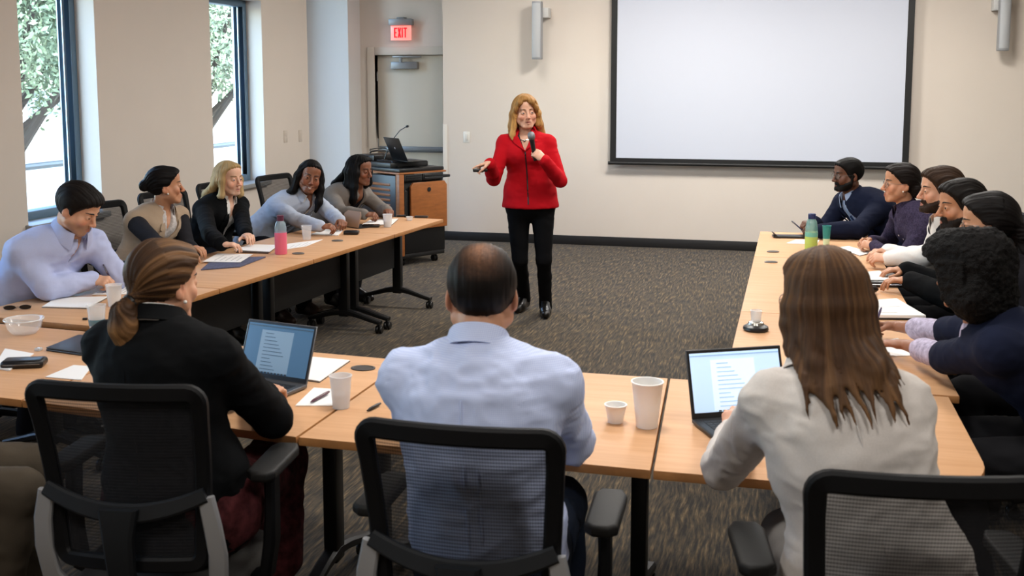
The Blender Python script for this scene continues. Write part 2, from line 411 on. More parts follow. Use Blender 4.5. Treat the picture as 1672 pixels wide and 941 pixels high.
# ------------------------------------------------------------------ outside the windows
GZ = -1.0
o = MB().box((-60, -15, GZ-.2), (XL-.4, 70, GZ)).build('ground_outside', mat('pale_paving', '#a5a399', .9, noise=.15, nscale=1.5), smooth=False); o['kind'] = 'structure'
LEAF = mat('leaf_green', '#6f7f62', .6, noise=.45, nscale=1.2, spec=.3)
LEAF2 = mat('leaf_pale', '#8b967e', .6, noise=.4, nscale=1.2, spec=.3)
BARK = mat('bark', '#30271f', .9, noise=.3, nscale=15)
def tree(x, y, base, crown, r, label, m, n=5200, seed=1, leaf=.13):
    rg = np.random.default_rng(seed)
    root = empty('tree', (x, y, GZ)); tag(root, label, 'tree', 'trees outside the windows')
    tk = MB().tube([(0, 0, 0), (.05, .05, base*.5), (0, .1, base), (.1, 0, crown[2]-GZ)], [.12, .10, .085, .04], 9)
    for k in range(7):
        a = k*2.4; q = (math.cos(a)*r[0]*.7, math.sin(a)*r[1]*.7, crown[2]-GZ+(k % 3-1)*r[2]*.45)
        tk.tube([(0, .08, base*.8+.1*k), (q[0]*.45, q[1]*.45, (base+q[2])/2), q], [.075, .05, .02], 6)
    tk.build('trunk', BARK, root)
    # leaf clumps scattered through lobes
    lob = rg.normal(size=(34, 3)); lob /= np.linalg.norm(lob, axis=1)[:, None]; lob = lob*(rg.random((34, 1))**.4)*np.array(r)*.85+np.array([crown[0]-x, crown[1]-y, crown[2]-GZ])
    c = lob[rg.integers(0, 34, n)]+rg.normal(size=(n, 3))*np.array(r)*.2
    a = rg.normal(size=(n, 3)); a /= np.linalg.norm(a, axis=1)[:, None]; b = np.cross(a, rg.normal(size=(n, 3))); b /= np.linalg.norm(b, axis=1)[:, None]
    s = (leaf*(.5+rg.random((n, 1))))
    V = np.stack([c-a*s, c+b*s*.45, c+a*s, c-b*s*.45], 1).reshape(-1, 3)
    mesh_np('foliage', V, np.arange(4*n).reshape(-1, 4), m, root, smooth=False)
ta = atx(8, 60, -10.8); tree(ta[0], ta[1], 2.0, (ta[0]+.2, ta[1]+.3, 2.9), (2.7, 2.7, 1.6), 'leafy tree outside the first window with low dark branches', LEAF, n=60000, seed=2, leaf=.042)
ta = atx(20, 60, -18.5); tree(ta[0], ta[1], 2.6, (ta[0], ta[1], 3.9), (2.9, 2.9, 2.3), 'tall pale tree standing farther off behind the first window', LEAF2, n=7000, seed=3, leaf=.18)
ta = atx(322, 60, -11.2); tree(ta[0], ta[1], 2.0, (ta[0], ta[1]+.3, 3.1), (2.9, 2.9, 1.7), 'bushy tree outside the second window', LEAF2, n=60000, seed=5, leaf=.048)
ta = atx(330, 60, -17.5); tree(ta[0], ta[1], 2.6, (ta[0], ta[1], 4.2), (3.2, 3.2, 2.5), 'broad dark tree far behind the second window', LEAF, n=6500, seed=7, leaf=.24)
# pale block across the street with window bands, railing in front
bl = empty('building', (-44, 44, GZ)); tag(bl, 'pale low building across the street beyond the trees', 'building')
MB().box((-9, -12, 0), (9, 12, 3.2)).build('wall', mat('building_render', '#cfcac0', .9), bl, smooth=False)
MB().box((-9.3, -12.3, 3.2), (9.3, 12.3, 3.45)).build('roof', mat('building_roof', '#9a958c', .8), bl, smooth=False)
for k in range(6): MB().box((9.0, -11+k*3.8, 1.0), (9.05, -8.6+k*3.8, 2.3)).build('window', mat('building_glass', '#4c5a66', .2), bl, smooth=False)
for k in range(4): MB().box((-8+k*4.2, -12.05, 1.0), (-5.6+k*4.2, -12.0, 2.3)).build('window', mat('building_glass'), bl, smooth=False)
rl = empty('railing', (-9.6, 14, GZ)); rl.scale = (1, 1, 1.5); tag(rl, 'dark metal railing outside beyond the windows', 'railing')
M_RAIL = mat('rail_metal', '#2c343b', .5)
MB().tube([(0, -7, 1.05), (0, 9, 1.05)], .03, 8).build('handrail', M_RAIL, rl)
MB().tube([(0, -7, .6), (0, 9, .6)], .02, 6).tube([(0, -7, .2), (0, 9, .2)], .02, 6).build('rail_bar', M_RAIL, rl)
for k in range(11): MB().tube([(0, -7+k*1.6, 0), (0, -7+k*1.6, 1.05)], .025, 6).build('post', M_RAIL, rl)
def shrub(x, y, r, seed, label):
    rg = np.random.default_rng(seed); n = 1500
    c = rg.normal(size=(n, 3)); c /= np.linalg.norm(c, axis=1)[:, None]; c = c*(rg.random((n, 1))**.35)*np.array([r, r, r*.75]); c[:, 2] = np.abs(c[:, 2])
    a = rg.normal(size=(n, 3)); a /= np.linalg.norm(a, axis=1)[:, None]; b = np.cross(a, rg.normal(size=(n, 3))); b /= np.linalg.norm(b, axis=1)[:, None]; s = .08*(.5+rg.random((n, 1)))
    V = np.stack([c-a*s, c+b*s*.5, c+a*s, c-b*s*.5], 1).reshape(-1, 3)
    root = empty('shrub', (x, y, GZ)); tag(root, label, 'shrub', 'shrubs by the railing')
    mesh_np('foliage', V, np.arange(4*n).reshape(-1, 4), LEAF, root, smooth=False)
    MB().tube([(0, 0, 0), (.02, 0, r*.6)], [.03, .015], 6).build('stem', BARK, root)

for k, (px, X, r_, lb) in enumerate(((52, -8.6, .8, 'low green shrub outside the first window, nearer the window edge'), (88, -8.2, .8, 'low green shrub outside the first window, beside the window frame'), (362, -8.4, .85, 'low green shrub outside below the second window'))):
    q = atx(px, 300, X); shrub(q[0], q[1], r_, k+1, lb)
# ------------------------------------------------------------------ furniture
ZT = .67
def wood_mat(name, col, rot=0.0):
    m = bpy.data.materials.new(name); m.use_nodes = True; nt = m.node_tree; L = nt.links; b = nt.nodes['Principled BSDF']
    tc = nt.nodes.new('ShaderNodeTexCoord'); mp = nt.nodes.new('ShaderNodeMapping'); mp.inputs['Rotation'].default_value = (0, 0, rot); mp.inputs['Scale'].default_value = (1.6, 34, 34)
    L.new(tc.outputs['Object'], mp.inputs['Vector'])
    n = nd(nt, 'ShaderNodeTexNoise', Scale=1.0, Detail=5.0, Roughness=.6, Distortion=.6); L.new(mp.outputs[0], n.inputs['Vector'])
    n2 = nd(nt, 'ShaderNodeTexNoise', Scale=2.0, Detail=2.0); L.new(tc.outputs['Object'], n2.inputs['Vector'])
    r = nt.nodes.new('ShaderNodeValToRGB'); c = lin(col)
    r.color_ramp.elements[0].position = .3; r.color_ramp.elements[0].color = (c[0]*.86, c[1]*.82, c[2]*.76, 1)
    r.color_ramp.elements[1].position = .7; r.color_ramp.elements[1].color = (min(1, c[0]*1.06), min(1, c[1]*1.07), min(1, c[2]*1.1), 1)
    mx = nd(nt, 'ShaderNodeMath', operation='MULTIPLY_ADD'); mx.inputs[1].default_value = .35; L.new(n2.outputs['Fac'], mx.inputs[0])
    m2 = nd(nt, 'ShaderNodeMath', operation='MULTIPLY'); m2.inputs[1].default_value = .65; L.new(n.outputs['Fac'], m2.inputs[0]); L.new(m2.outputs[0], mx.inputs[2])
    L.new(mx.outputs[0], r.inputs[0]); L.new(r.outputs[0], b.inputs['Base Color'])
    b.inputs['Roughness'].default_value = .5; b.inputs['Specular IOR Level'].default_value = .22
    return m
M_TOPX = wood_mat('beech_laminate_across', '#d0a27a', 0.0)
M_TOPY = wood_mat('beech_laminate_along', '#d0a27a', math.pi/2)
M_EDGE = mat('beech_edge', '#b07a48', .45, noise=.1, nscale=30)
M_STEEL = mat('black_steel', '#101112', .42, metal=.2)
M_PANEL = mat('modesty_black', '#131313', .7)
M_CAST = mat('caster_rubber', '#0c0c0d', .35)
M_CHROME = mat('caster_metal', '#9a9c9e', .25, metal=.9)

def caster(parent, x, y, z, name='caster', r=.027):
    """twin-wheel caster, stem reaching up to z"""
    b = MB()
    for s in (-1, 1): b.lathe([(r*.3, -.009), (r*.9, -.009), (r, -.005), (r, .005), (r*.9, .009), (r*.3, .009)], 16, T4((x+s*.013, y, r), 0, 0, math.pi/2))
    b.box((x-.010, y-.012, r*.9), (x+.010, y+.018, r*2.2), .003)
    b.tube([(x, y, r*1.6), (x, y, z)], .007, 8)
    return b.build(name, M_CAST, parent)

TABLE_POLYS = []
def over_table(x, y, m=.02):
    for P in TABLE_POLYS:
        n = len(P); s = [(P[(i+1) % n][0]-P[i][0])*(y-P[i][1])-(P[(i+1) % n][1]-P[i][1])*(x-P[i][0]) for i in range(n)]
        L_ = [math.hypot(P[(i+1) % n][0]-P[i][0], P[(i+1) % n][1]-P[i][1])+1e-6 for i in range(n)]
        if all(a/l > -m for a, l in zip(s, L_)) or all(a/l < m for a, l in zip(s, L_)): return True
    return False
def table(name, poly, legs, rz_leg, label, m, grom=(), panel=None, foot=.27):
    """poly: world corners of the top; legs: world points of the T-legs; rz_leg: the way the feet point"""
    P = np.array(poly)[:, :2]; c = P.mean(0); TABLE_POLYS.append(P)
    root = empty(name, (c[0], c[1], 0)); tag(root, label, 'table', 'tables of the meeting ring')
    top = MB().prism([tuple(p-c) for p in P], ZT-.026, ZT, .003).build('tabletop', m, root)
    top.data.materials.append(M_EDGE)
    for f in top.data.polygons:
        if abs(f.normal.z) < .5: f.material_index = 1
    for lp in legs:
        q = np.array(lp[:2])-c; h = lp[2] if len(lp) > 2 else foot
        l = MB().box((-.034, -.024, .1), (.034, .024, ZT-.03), .006, mat4=T4((q[0], q[1], 0), rz_leg)).box((-.22, -.03, ZT-.055), (.22, .03, ZT-.027), .004, mat4=T4((q[0], q[1], 0), rz_leg)).build('leg', M_STEEL, root)
        mt = T4((q[0], q[1], 0), rz_leg)
        fp = [mt @ Vector((s*h, 0, z)) for s, z in ((-1, .072), (-.75, .088), (-.35, .118), (0, .135), (.35, .118), (.75, .088), (1, .072))]
        MB().rtube(fp, .05, [.026, .03, .036, .045, .036, .03, .026]).build('foot', M_STEEL, l)
        for s in (-1, 1):
            e = mt @ Vector((s*h*.96, 0, 0)); caster(l, e.x, e.y, .07)
    if panel:
        a, b_, z0 = panel; a = np.array(a)-c; b_ = np.array(b_)-c; t = (b_-a)/np.linalg.norm(b_-a); n = np.array([-t[1], t[0]])*.008
        MB().prism([tuple(a-n), tuple(b_-n), tuple(b_+n), tuple(a+n)], z0, ZT-.03, .002).build('modesty_panel', M_PANEL, root)
    for gx, gy in grom:
        MB().lathe([(.034, ZT-.002), (.036, ZT+.003), (.030, ZT+.004), (.028, ZT+.002)], 24, Matrix.Translation((gx-c[0], gy-c[1], 0)) @ Matrix.Scale(1.25, 4, (1, 0, 0)) @ Matrix.Translation((0, 0, 0))).build('grommet', mat('grommet_grey', '#3a3633', .5), root)
    return root
# near row, from right to left
NY0, NY1 = 2.72, 3.615
g_ = .004
def arc(cx, cy, r, a0, a1, n=10): return [(cx+r*math.cos(math.radians(a0+(a1-a0)*i/n)), cy+r*math.sin(math.radians(a0+(a1-a0)*i/n))) for i in range(n+1)]
table('training_table', [(-.30+g_, NY0)]+arc(.555-.28, NY0+.28, .28, -90, 0)+[(.555, NY1), (-.345+g_, NY1)], [(.44, 3.17)], math.pi/2,
      'light wood table with a rounded corner holding the bright laptop', M_TOPX, grom=[])
P1, P2 = (-.30, NY0), (-.345, NY1)
B0, B1 = (-1.318, NY0+.02), (-1.30, NY1+.01)
table('training_table', [(B0[0]+g_, B0[1]), (P1[0]-g_, P1[1]), (P2[0]-g_, P2[1]), (B1[0]+g_, B1[1])], [(-.385, 3.17), (-1.23, 3.17)], math.pi/2,
      'light wood table before the man in the check shirt, under the white foam cups', M_TOPX)
gp = atz(593, 602, ZT)
C0, C1 = (-2.33, 2.86), (-2.30, 3.70)
table('training_table', [C0, (B0[0]-g_, B0[1]), (B1[0]-g_, B1[1]), C1], [(-1.40, 3.17), (-2.2, 3.27)], math.pi/2,
      'light wood table holding the dim laptop and a frosted plastic cup', M_TOPX, grom=[(gp[0], gp[1])])
D0, D1 = (-3.5, 2.96), (-3.45, 3.80)
table('training_table', [D0, (C0[0]-g_, C0[1]), (C1[0]-g_, C1[1]), (-2.70, 3.74), D1], [(-3.35, 3.38)], math.pi/2,
      'corner table at the left end of the near row, under the clear plastic bowl', M_TOPX)
# left row along the windows: inner edge follows the photographed line
LI = [np.array((-2.735, 3.83)), atz(365, 472, ZT)[:2], atz(516, 424, ZT)[:2], atz(647, 383, ZT)[:2], atz(724, 358, ZT)[:2]]
ldir = (LI[4]-LI[0])/np.linalg.norm(LI[4]-LI[0]); lnor = np.array([-ldir[1], ldir[0]])
LWID = .70
ls = [float((p-LI[0]) @ ldir) for p in LI]
def lpt(s, w): return LI[0]+ldir*s+lnor*w
la = math.atan2(lnor[1], lnor[0])
lab = ['light wood table by the first window, under the writing man in the pale blue shirt', 'light wood table under the blonde woman\'s folders',
       'light wood table before the woman in the light blue blazer', 'farthest light wood table of the window row, before the woman in the taupe blazer']
lgrom = [[], [], [atz(480, 403, ZT)[:2]], []]
for i in range(4):
    s0, s1 = ls[i]+g_, ls[i+1]-g_
    legs = []
    if i: legs.append(tuple(lpt(s0+.06, LWID*.5)))
    else: legs.append(tuple(lpt(s0+.1, LWID*.5)))
    legs.append(tuple(lpt(s1-.06, LWID*.5)))
    table('training_table', [lpt(s0, 0), lpt(s1, 0), lpt(s1, LWID), lpt(s0, LWID)], legs, la, lab[i], M_TOPY, panel=(lpt(s0+.1, LWID*.52), lpt(s1-.1, LWID*.52), .30))
# right row
def rx(y): return -.155+.02*(y-4)/3.4 + (.025*(y-4)/3.4)
RJ = [NY1+.012, atz(1195, 508, ZT)[1], atz(1228, 419, ZT)[1], 7.45]; RO = .59
rlab = ['light wood table nearest the round corner on the right side, under the round black speakerphone', 'light wood table in the middle of the right side, under the black folder', 'farthest light wood table on the right side, under the green bottle']
for i in range(3):
    y0, y1 = RJ[i]+g_, RJ[i+1]-g_
    table('training_table', [(rx(y0), y0), (RO, y0), (RO, y1), (rx(y1), y1)], [(.24, y0+.09), (.24, y1-.09)], 0.0, rlab[i], M_TOPY, panel=((.26, y0+.12), (.26, y1-.12), .30))

# ------------------------------------------------------------------ office chairs
M_CF = mat('chair_plastic', '#08080a', .6, spec=.2, bump=.05, bscale=300)
M_CL = mat('chair_lumbar', '#15171a', .55, spec=.3)
M_CS = mat('chair_silver', '#b4b5b8', .38, metal=.6)
M_SEAT = mat('seat_fabric', '#4d4a47', .9, noise=.15, nscale=250, bump=.3, bscale=500)
M_PAD = mat('arm_pad', '#141312', .6, spec=.3, bump=.1, bscale=200)
def mesh_fabric():
    m = bpy.data.materials.new('chair_mesh'); m.use_nodes = True; nt = m.node_tree; L = nt.links; b = nt.nodes['Principled BSDF']
    b.inputs['Base Color'].default_value = lin('#202023'); b.inputs['Roughness'].default_value = .8; b.inputs['Specular IOR Level'].default_value = .2
    tc = nt.nodes.new('ShaderNodeTexCoord'); sp = nt.nodes.new('ShaderNodeSeparateXYZ'); L.new(tc.outputs['Object'], sp.inputs[0])
    def wave(sock, f, amp, off):
        a = nd(nt, 'ShaderNodeMath', operation='MULTIPLY'); a.inputs[1].default_value = f; L.new(sock, a.inputs[0])
        s = nd(nt, 'ShaderNodeMath', operation='SINE'); L.new(a.outputs[0], s.inputs[0])
        k = nd(nt, 'ShaderNodeMath', operation='MULTIPLY_ADD'); k.inputs[1].default_value = amp; k.inputs[2].default_value = off; L.new(s.outputs[0], k.inputs[0]); return k.outputs[0]
    a = wave(sp.outputs['Z'], 2*math.pi/.0085, .14, .70); c = wave(sp.outputs['X'], 2*math.pi/.006, .05, 0.0)
    ad = nd(nt, 'ShaderNodeMath', operation='ADD'); L.new(a, ad.inputs[0]); L.new(c, ad.inputs[1]); L.new(ad.outputs[0], b.inputs['Alpha'])
    return m
M_NET = mesh_fabric()
def back_pt(u, z):
    """point of the backrest: u -1..1 across, z height"""
    k = (z-.47)/(.95-.47); wd = .200+.033*k
    return Vector((u*wd, -.235-.065*k-.028*(1-u*u)+.02*math.sin(k*math.pi), z))
def make_chair():
    root = empty('office_chair')
    # frame loop
    pts = []
    def loop(x):
        # rounded rectangle in (u, z)
        r = .030; zz0, zz1 = .47, .95; out = []
        def corner(cu, cz, a0):
            for i in range(6):
                a = math.radians(a0+i*18); out.append((cu+math.cos(a)*r/.22, cz+math.sin(a)*r))
        uc = 1-r/.22
        corner(uc, zz1-r, 0); 
        for i in range(1, 6): out.append((uc-2*uc*i/6, zz1))
        corner(-uc, zz1-r, 90)
        for i in range(1, 6): out.append((-1, zz1-r-(zz1-zz0-2*r)*i/6))
        corner(-uc, zz0+r, 180)
        for i in range(1, 6): out.append((-uc+2*uc*i/6, zz0))
        corner(uc, zz0+r, 270)
        for i in range(1, 6): out.append((1, zz0+r+(zz1-zz0-2*r)*i/6))
        return out
    lp = loop(0)
    f = MB(); f.rtube([back_pt(u*.93, z-.018 if z > .9 else z) for u, z in lp], [.044 if z > .9 else .040 for u, z in lp], .026, up=(0, 1, 0), closed=True)
    f.build('back_frame', M_CF, root)
    n = MB(); n.grid(lambda u, v: back_pt(-.93+1.86*u, .48+.45*v)+Vector((0, .004, 0)), 16, 16)
    n.build('mesh_back', M_NET, root)
    # lumbar bracket: curved crossbar and central stem
    cb = []
    for i in range(15):
        u = -1+2*i/14; p = back_pt(u*.99, .662-.05*(1-u*u)); cb.append(p+Vector((0, -.022, 0)))
    MB().rtube(cb, .022, [.05-.012*abs(-1+2*i/14) for i in range(15)], up=(0, .25, 1)).build('lumbar_bar', M_CL, root)
    st = [Vector((0, -.305, .63)), Vector((0, -.312, .56)), Vector((0, -.30, .46)), Vector((0, -.26, .36)), Vector((0, -.16, .315)), Vector((0, -.05, .305))]
    MB().rtube(st, [.10, .078, .07, .07, .08, .10], .03, up=(0, 1, .3)).build('back_stem', M_CL, root)
    for s in (-1, 1):
        a = [back_pt(s*.99, .655)+Vector((0, -.022, 0)), Vector((s*.225, -.262, .58)), Vector((s*.232, -.25, .50)), Vector((s*.225, -.235, .42)), Vector((s*.19, -.20, .345)), Vector((s*.12, -.13, .320)), Vector((s*.03, -.08, .315))]
        MB().rtube(a, [.042, .046, .048, .05, .05, .046, .034], [.018, .018, .018, .018, .018, .018, .018], up=(0, 1, 0)).build('side_arm', M_CS, root)
    # seat
    def seat(zs, ze, y0, y1, hw, bev): return MB().prism([(-hw, y0+.08), (-hw+.03, y0+.02), (-hw+.09, y0), (hw-.09, y0), (hw-.03, y0+.02), (hw, y0+.08), (hw+.01, y1-.12), (hw-.04, y1-.03), (hw-.12, y1), (-hw+.12, y1), (-hw+.04, y1-.03), (-hw-.01, y1-.12)], zs, ze, bev, 4)
    seat(.308, .367, -.22, .25, .225, .022).build('seat', M_SEAT, root)
    seat(.296, .312, -.20, .23, .205, .004).build('seat_shell', M_CF, root)
    MB().box((-.09, -.10, .255), (.09, .12, .300), .012).build('tilt_mechanism', M_CF, root)
    for s in (-1, 1):
        ap = MB().prism([(s*.285+x, y) for x, y in ((-.04, -.08), (-.02, -.1), (.02, -.1), (.04, -.08), (.042, .11), (.028, .145), (-.028, .145), (-.042, .11))], .632, .662, .010, 3).build('armrest', M_PAD, root)
        MB().rtube([(s*.285, .0, .634), (s*.287, -.005, .54), (s*.285, -.01, .44), (s*.27, -.01, .345), (s*.19, -.01, .312), (s*.08, -.01, .302)], [.03, .03, .034, .036, .034, .03], [.055, .055, .06, .06, .05, .045], up=(0, 1, 0)).build('arm_post', M_CF, ap)
    MB().lathe([(.028, .06), (.028, .24), (.019, .241), (.019, .29)], 16).build('gas_lift', M_STEEL, root)
    MB().lathe([(.045, .062), (.05, .07), (.045, .115), (.03, .125)], 20).build('base_hub', M_CF, root)
    for k in range(5):
        a = math.radians(90+72*k+10); d_ = Vector((math.cos(a), math.sin(a), 0))
        l = MB().rtube([d_*.03+Vector((0, 0, .095)), d_*.15+Vector((0, 0, .09)), d_*.275+Vector((0, 0, .07))], [.05, .04, .03], [.035, .028, .022]).build('leg', M_CF, root)
        caster(l, d_.x*.268, d_.y*.268, .068, r=.026)
    return root
CHAIR0 = make_chair()
_chairs = [0]
_chidx = {}
for q in bpy.data.objects:
    if q.parent: _chidx.setdefault(q.parent.name, []).append(q)
def place_chair(x, y, face, label):
    """face: direction (degrees) the sitter looks"""
    o = CHAIR0 if _chairs[0] == 0 else copy_tree(CHAIR0, None, _chidx)
    _chairs[0] += 1
    o.location = (x, y, 0); o.rotation_euler = (0, 0, math.radians(face-90))
    return tag(o, label, 'chair', 'office chairs around the tables')
# ------------------------------------------------------------------ people: implicit-surface modelling
def v3(*a): return np.array(a, float)
def unit(a): a = np.asarray(a, float); return a/max(1e-9, np.linalg.norm(a))
class Prim:
    """cap: tapered capsule (optionally flattened: ru across u, rv along v); ell: rotated ellipsoid"""
    def __init__(s, kind, a, b=None, r1=0., r2=0., k=.01, op='+', u=None, fu=1.0, fv=1.0, R=None, det=None):
        s.kind, s.a, s.k, s.op, s.det = kind, np.asarray(a, float), k, op, det
        s.b = None if b is None else np.asarray(b, float); s.r1, s.r2 = r1, r2
        s.fu, s.fv, s.u, s.R = fu, fv, u, R
    def bounds(s):
        if s.kind == 'cap':
            m = max(s.fu, s.fv, 1.0); r = np.array([s.r1*m, s.r2*m])
            lo = np.minimum(s.a-r[0], s.b-r[1]); hi = np.maximum(s.a+r[0], s.b+r[1])
        else:
            e = np.abs(s.R) @ s.r1; lo, hi = s.a-e, s.a+e
        return lo, hi
    def dist(s, X, Y, Z):
        if s.kind == 'cap':
            ab = s.b-s.a; L2 = max(1e-9, ab @ ab)
            px, py, pz = X-s.a[0], Y-s.a[1], Z-s.a[2]
            t = np.clip((px*ab[0]+py*ab[1]+pz*ab[2])/L2, 0, 1)
            px = px-t*ab[0]; py = py-t*ab[1]; pz = pz-t*ab[2]; r = s.r1+(s.r2-s.r1)*t
            if s.u is None: return np.sqrt(px*px+py*py+pz*pz)-r
            w = unit(ab); u = unit(s.u-w*(s.u @ w)); v = np.cross(w, u)
            du = (px*u[0]+py*u[1]+pz*u[2])/(r*s.fu); dv = (px*v[0]+py*v[1]+pz*v[2])/(r*s.fv); rw = r*min(s.fu, s.fv)
            dw = (px*w[0]+py*w[1]+pz*w[2])/rw
            k0 = np.sqrt(du*du+dv*dv+dw*dw)+1e-9; k1 = np.sqrt((du/(r*s.fu))**2+(dv/(r*s.fv))**2+(dw/rw)**2)+1e-9
            return k0*(k0-1)/k1
        q = s.R.T; px, py, pz = X-s.a[0], Y-s.a[1], Z-s.a[2]; r = s.r1
        x = q[0, 0]*px+q[0, 1]*py+q[0, 2]*pz; y = q[1, 0]*px+q[1, 1]*py+q[1, 2]*pz; z = q[2, 0]*px+q[2, 1]*py+q[2, 2]*pz
        k0 = np.sqrt((x/r[0])**2+(y/r[1])**2+(z/r[2])**2)+1e-9; k1 = np.sqrt((x/r[0]**2)**2+(y/r[1]**2)**2+(z/r[2]**2)**2)+1e-9
        return k0*(k0-1)/k1
def cap(a, b, r1, r2=None, k=.01, **kw): return Prim('cap', a, b, r1, r1 if r2 is None else r2, k, **kw)
def ell(c, r, R=None, k=.01, **kw): return Prim('ell', c, None, np.asarray(r, float), 0, k, R=np.eye(3) if R is None else R, **kw)

def axis_grid(lo, hi, base, fine):
    """one axis of a rectilinear grid: base spacing, finer inside the given (lo, hi, spacing) spans"""
    xs = [lo]
    while xs[-1] < hi:
        x = xs[-1]; h = base
        for a, b, s in fine:
            if a-.004 <= x <= b: h = min(h, s)
            elif x < a and x+h > a: h = min(h, max(s, a-x))
        xs.append(x+h)
    return np.array(xs)
def field(prims, ax, init=.25):
    f = np.full([len(a) for a in ax], init, np.float32)
    for p in prims:
        lo, hi = p.bounds(); m = .02+p.k*1.2
        sl = []
        for i in range(3):
            a = np.searchsorted(ax[i], lo[i]-m); b = np.searchsorted(ax[i], hi[i]+m); sl.append(slice(max(0, a-1), min(len(ax[i]), b+1)))
        if any(q.stop-q.start < 1 for q in sl): continue
        sl = tuple(sl)
        X = ax[0][sl[0]][:, None, None]; Y = ax[1][sl[1]][None, :, None]; Z = ax[2][sl[2]][None, None, :]
        d = p.dist(X, Y, Z).astype(np.float32); g = f[sl]; k = p.k
        if p.op == '+':
            h = np.clip(.5+.5*(g-d)/k, 0, 1); f[sl] = g*(1-h)+d*h-k*h*(1-h)
        else:
            h = np.clip(.5-.5*(g+d)/k, 0, 1); f[sl] = g*(1-h)-d*h+k*h*(1-h)
    return f
_CO = np.array([[i, j, k] for i in (0, 1) for j in (0, 1) for k in (0, 1)])
_ED = [(a, b) for a in range(8) for b in range(a+1, 8) if np.abs(_CO[a]-_CO[b]).sum() == 1]
def surface(f, ax):
    """surface nets: smooth quad mesh of the zero level of f on grid ax"""
    s = f < 0
    c = [s[i:s.shape[0]-1+i, j:s.shape[1]-1+j, k:s.shape[2]-1+k] for i, j, k in _CO]
    anyv = c[0].copy(); allv = c[0].copy()
    for q in c[1:]: anyv |= q; allv &= q
    act = anyv & ~allv
    idx = np.argwhere(act); n = len(idx)
    vid = np.full(act.shape, -1, np.int32); vid[act] = np.arange(n)
    cv = np.stack([f[idx[:, 0]+i, idx[:, 1]+j, idx[:, 2]+k] for i, j, k in _CO], 1)
    pos = np.zeros((n, 3)); cnt = np.zeros(n)
    for a, b in _ED:
        m = (cv[:, a] < 0) != (cv[:, b] < 0)
        t = cv[m, a]/(cv[m, a]-cv[m, b]); pos[m] += _CO[a]+t[:, None]*(_CO[b]-_CO[a]); cnt[m] += 1
    pos = idx+pos/cnt[:, None]
    V = np.stack([np.interp(pos[:, i], np.arange(len(ax[i])), ax[i]) for i in range(3)], 1)
    Q = []
    for d in range(3):
        e1, e2 = [(1, 2), (2, 0), (0, 1)][d]
        sl0 = [slice(None)]*3; sl1 = [slice(None)]*3; sl0[d] = slice(0, -1); sl1[d] = slice(1, None)
        for q in (e1, e2): sl0[q] = slice(1, -1); sl1[q] = slice(1, -1)
        A, B = s[tuple(sl0)], s[tuple(sl1)]
        ch = np.argwhere(A != B); inside = A[A != B]
        off = np.zeros(3, int); off[e1] = 1; off[e2] = 1
        base = ch+off          # grid coordinate of the edge start
        def cell(d1, d2):
            q = base.copy(); q[:, e1] += d1; q[:, e2] += d2; return vid[q[:, 0], q[:, 1], q[:, 2]]
        a, b, c_, e = cell(-1, -1), cell(0, -1), cell(0, 0), cell(-1, 0)
        quad = np.stack([a, b, c_, e], 1); quad[~inside] = quad[~inside][:, ::-1]
        Q.append(quad)
    return V, np.concatenate(Q)
def vnormals(V, Q):
    n = np.cross(V[Q[:, 2]]-V[Q[:, 0]], V[Q[:, 3]]-V[Q[:, 1]]); N = np.zeros_like(V)
    for i in range(4): np.add.at(N, Q[:, i], n)
    return N/np.maximum(1e-12, np.linalg.norm(N, axis=1))[:, None]
def relax(V, Q, it=1, w=.5):
    for _ in range(it):
        S = np.zeros_like(V); C = np.zeros(len(V))
        for i in range(4):
            np.add.at(S, Q[:, i], V[Q[:, (i+1) % 4]]+V[Q[:, i-1]]); np.add.at(C, Q[:, i], 2)
        V = V*(1-w)+w*S/np.maximum(1, C)[:, None]
    return V
def vnoise(P, seed=0):
    """smooth value noise -1..1 at the points P"""
    i = np.floor(P).astype(np.int64); f = P-i; f = f*f*(3-2*f); out = np.zeros(len(P))
    for c in _CO:
        q = i+c; h = (q[:, 0]*73856093 ^ q[:, 1]*19349663 ^ q[:, 2]*83492791 ^ (seed*2654435761)) & 0xffffffff
        h = (h*1103515245+12345) & 0xffffffff; h ^= h >> 13; h = (h*1664525+1013904223) & 0xffffffff
        w = np.prod(np.where(c, f, 1-f), axis=1); out += w*((h >> 8) % 65536/32767.5-1)
    return out

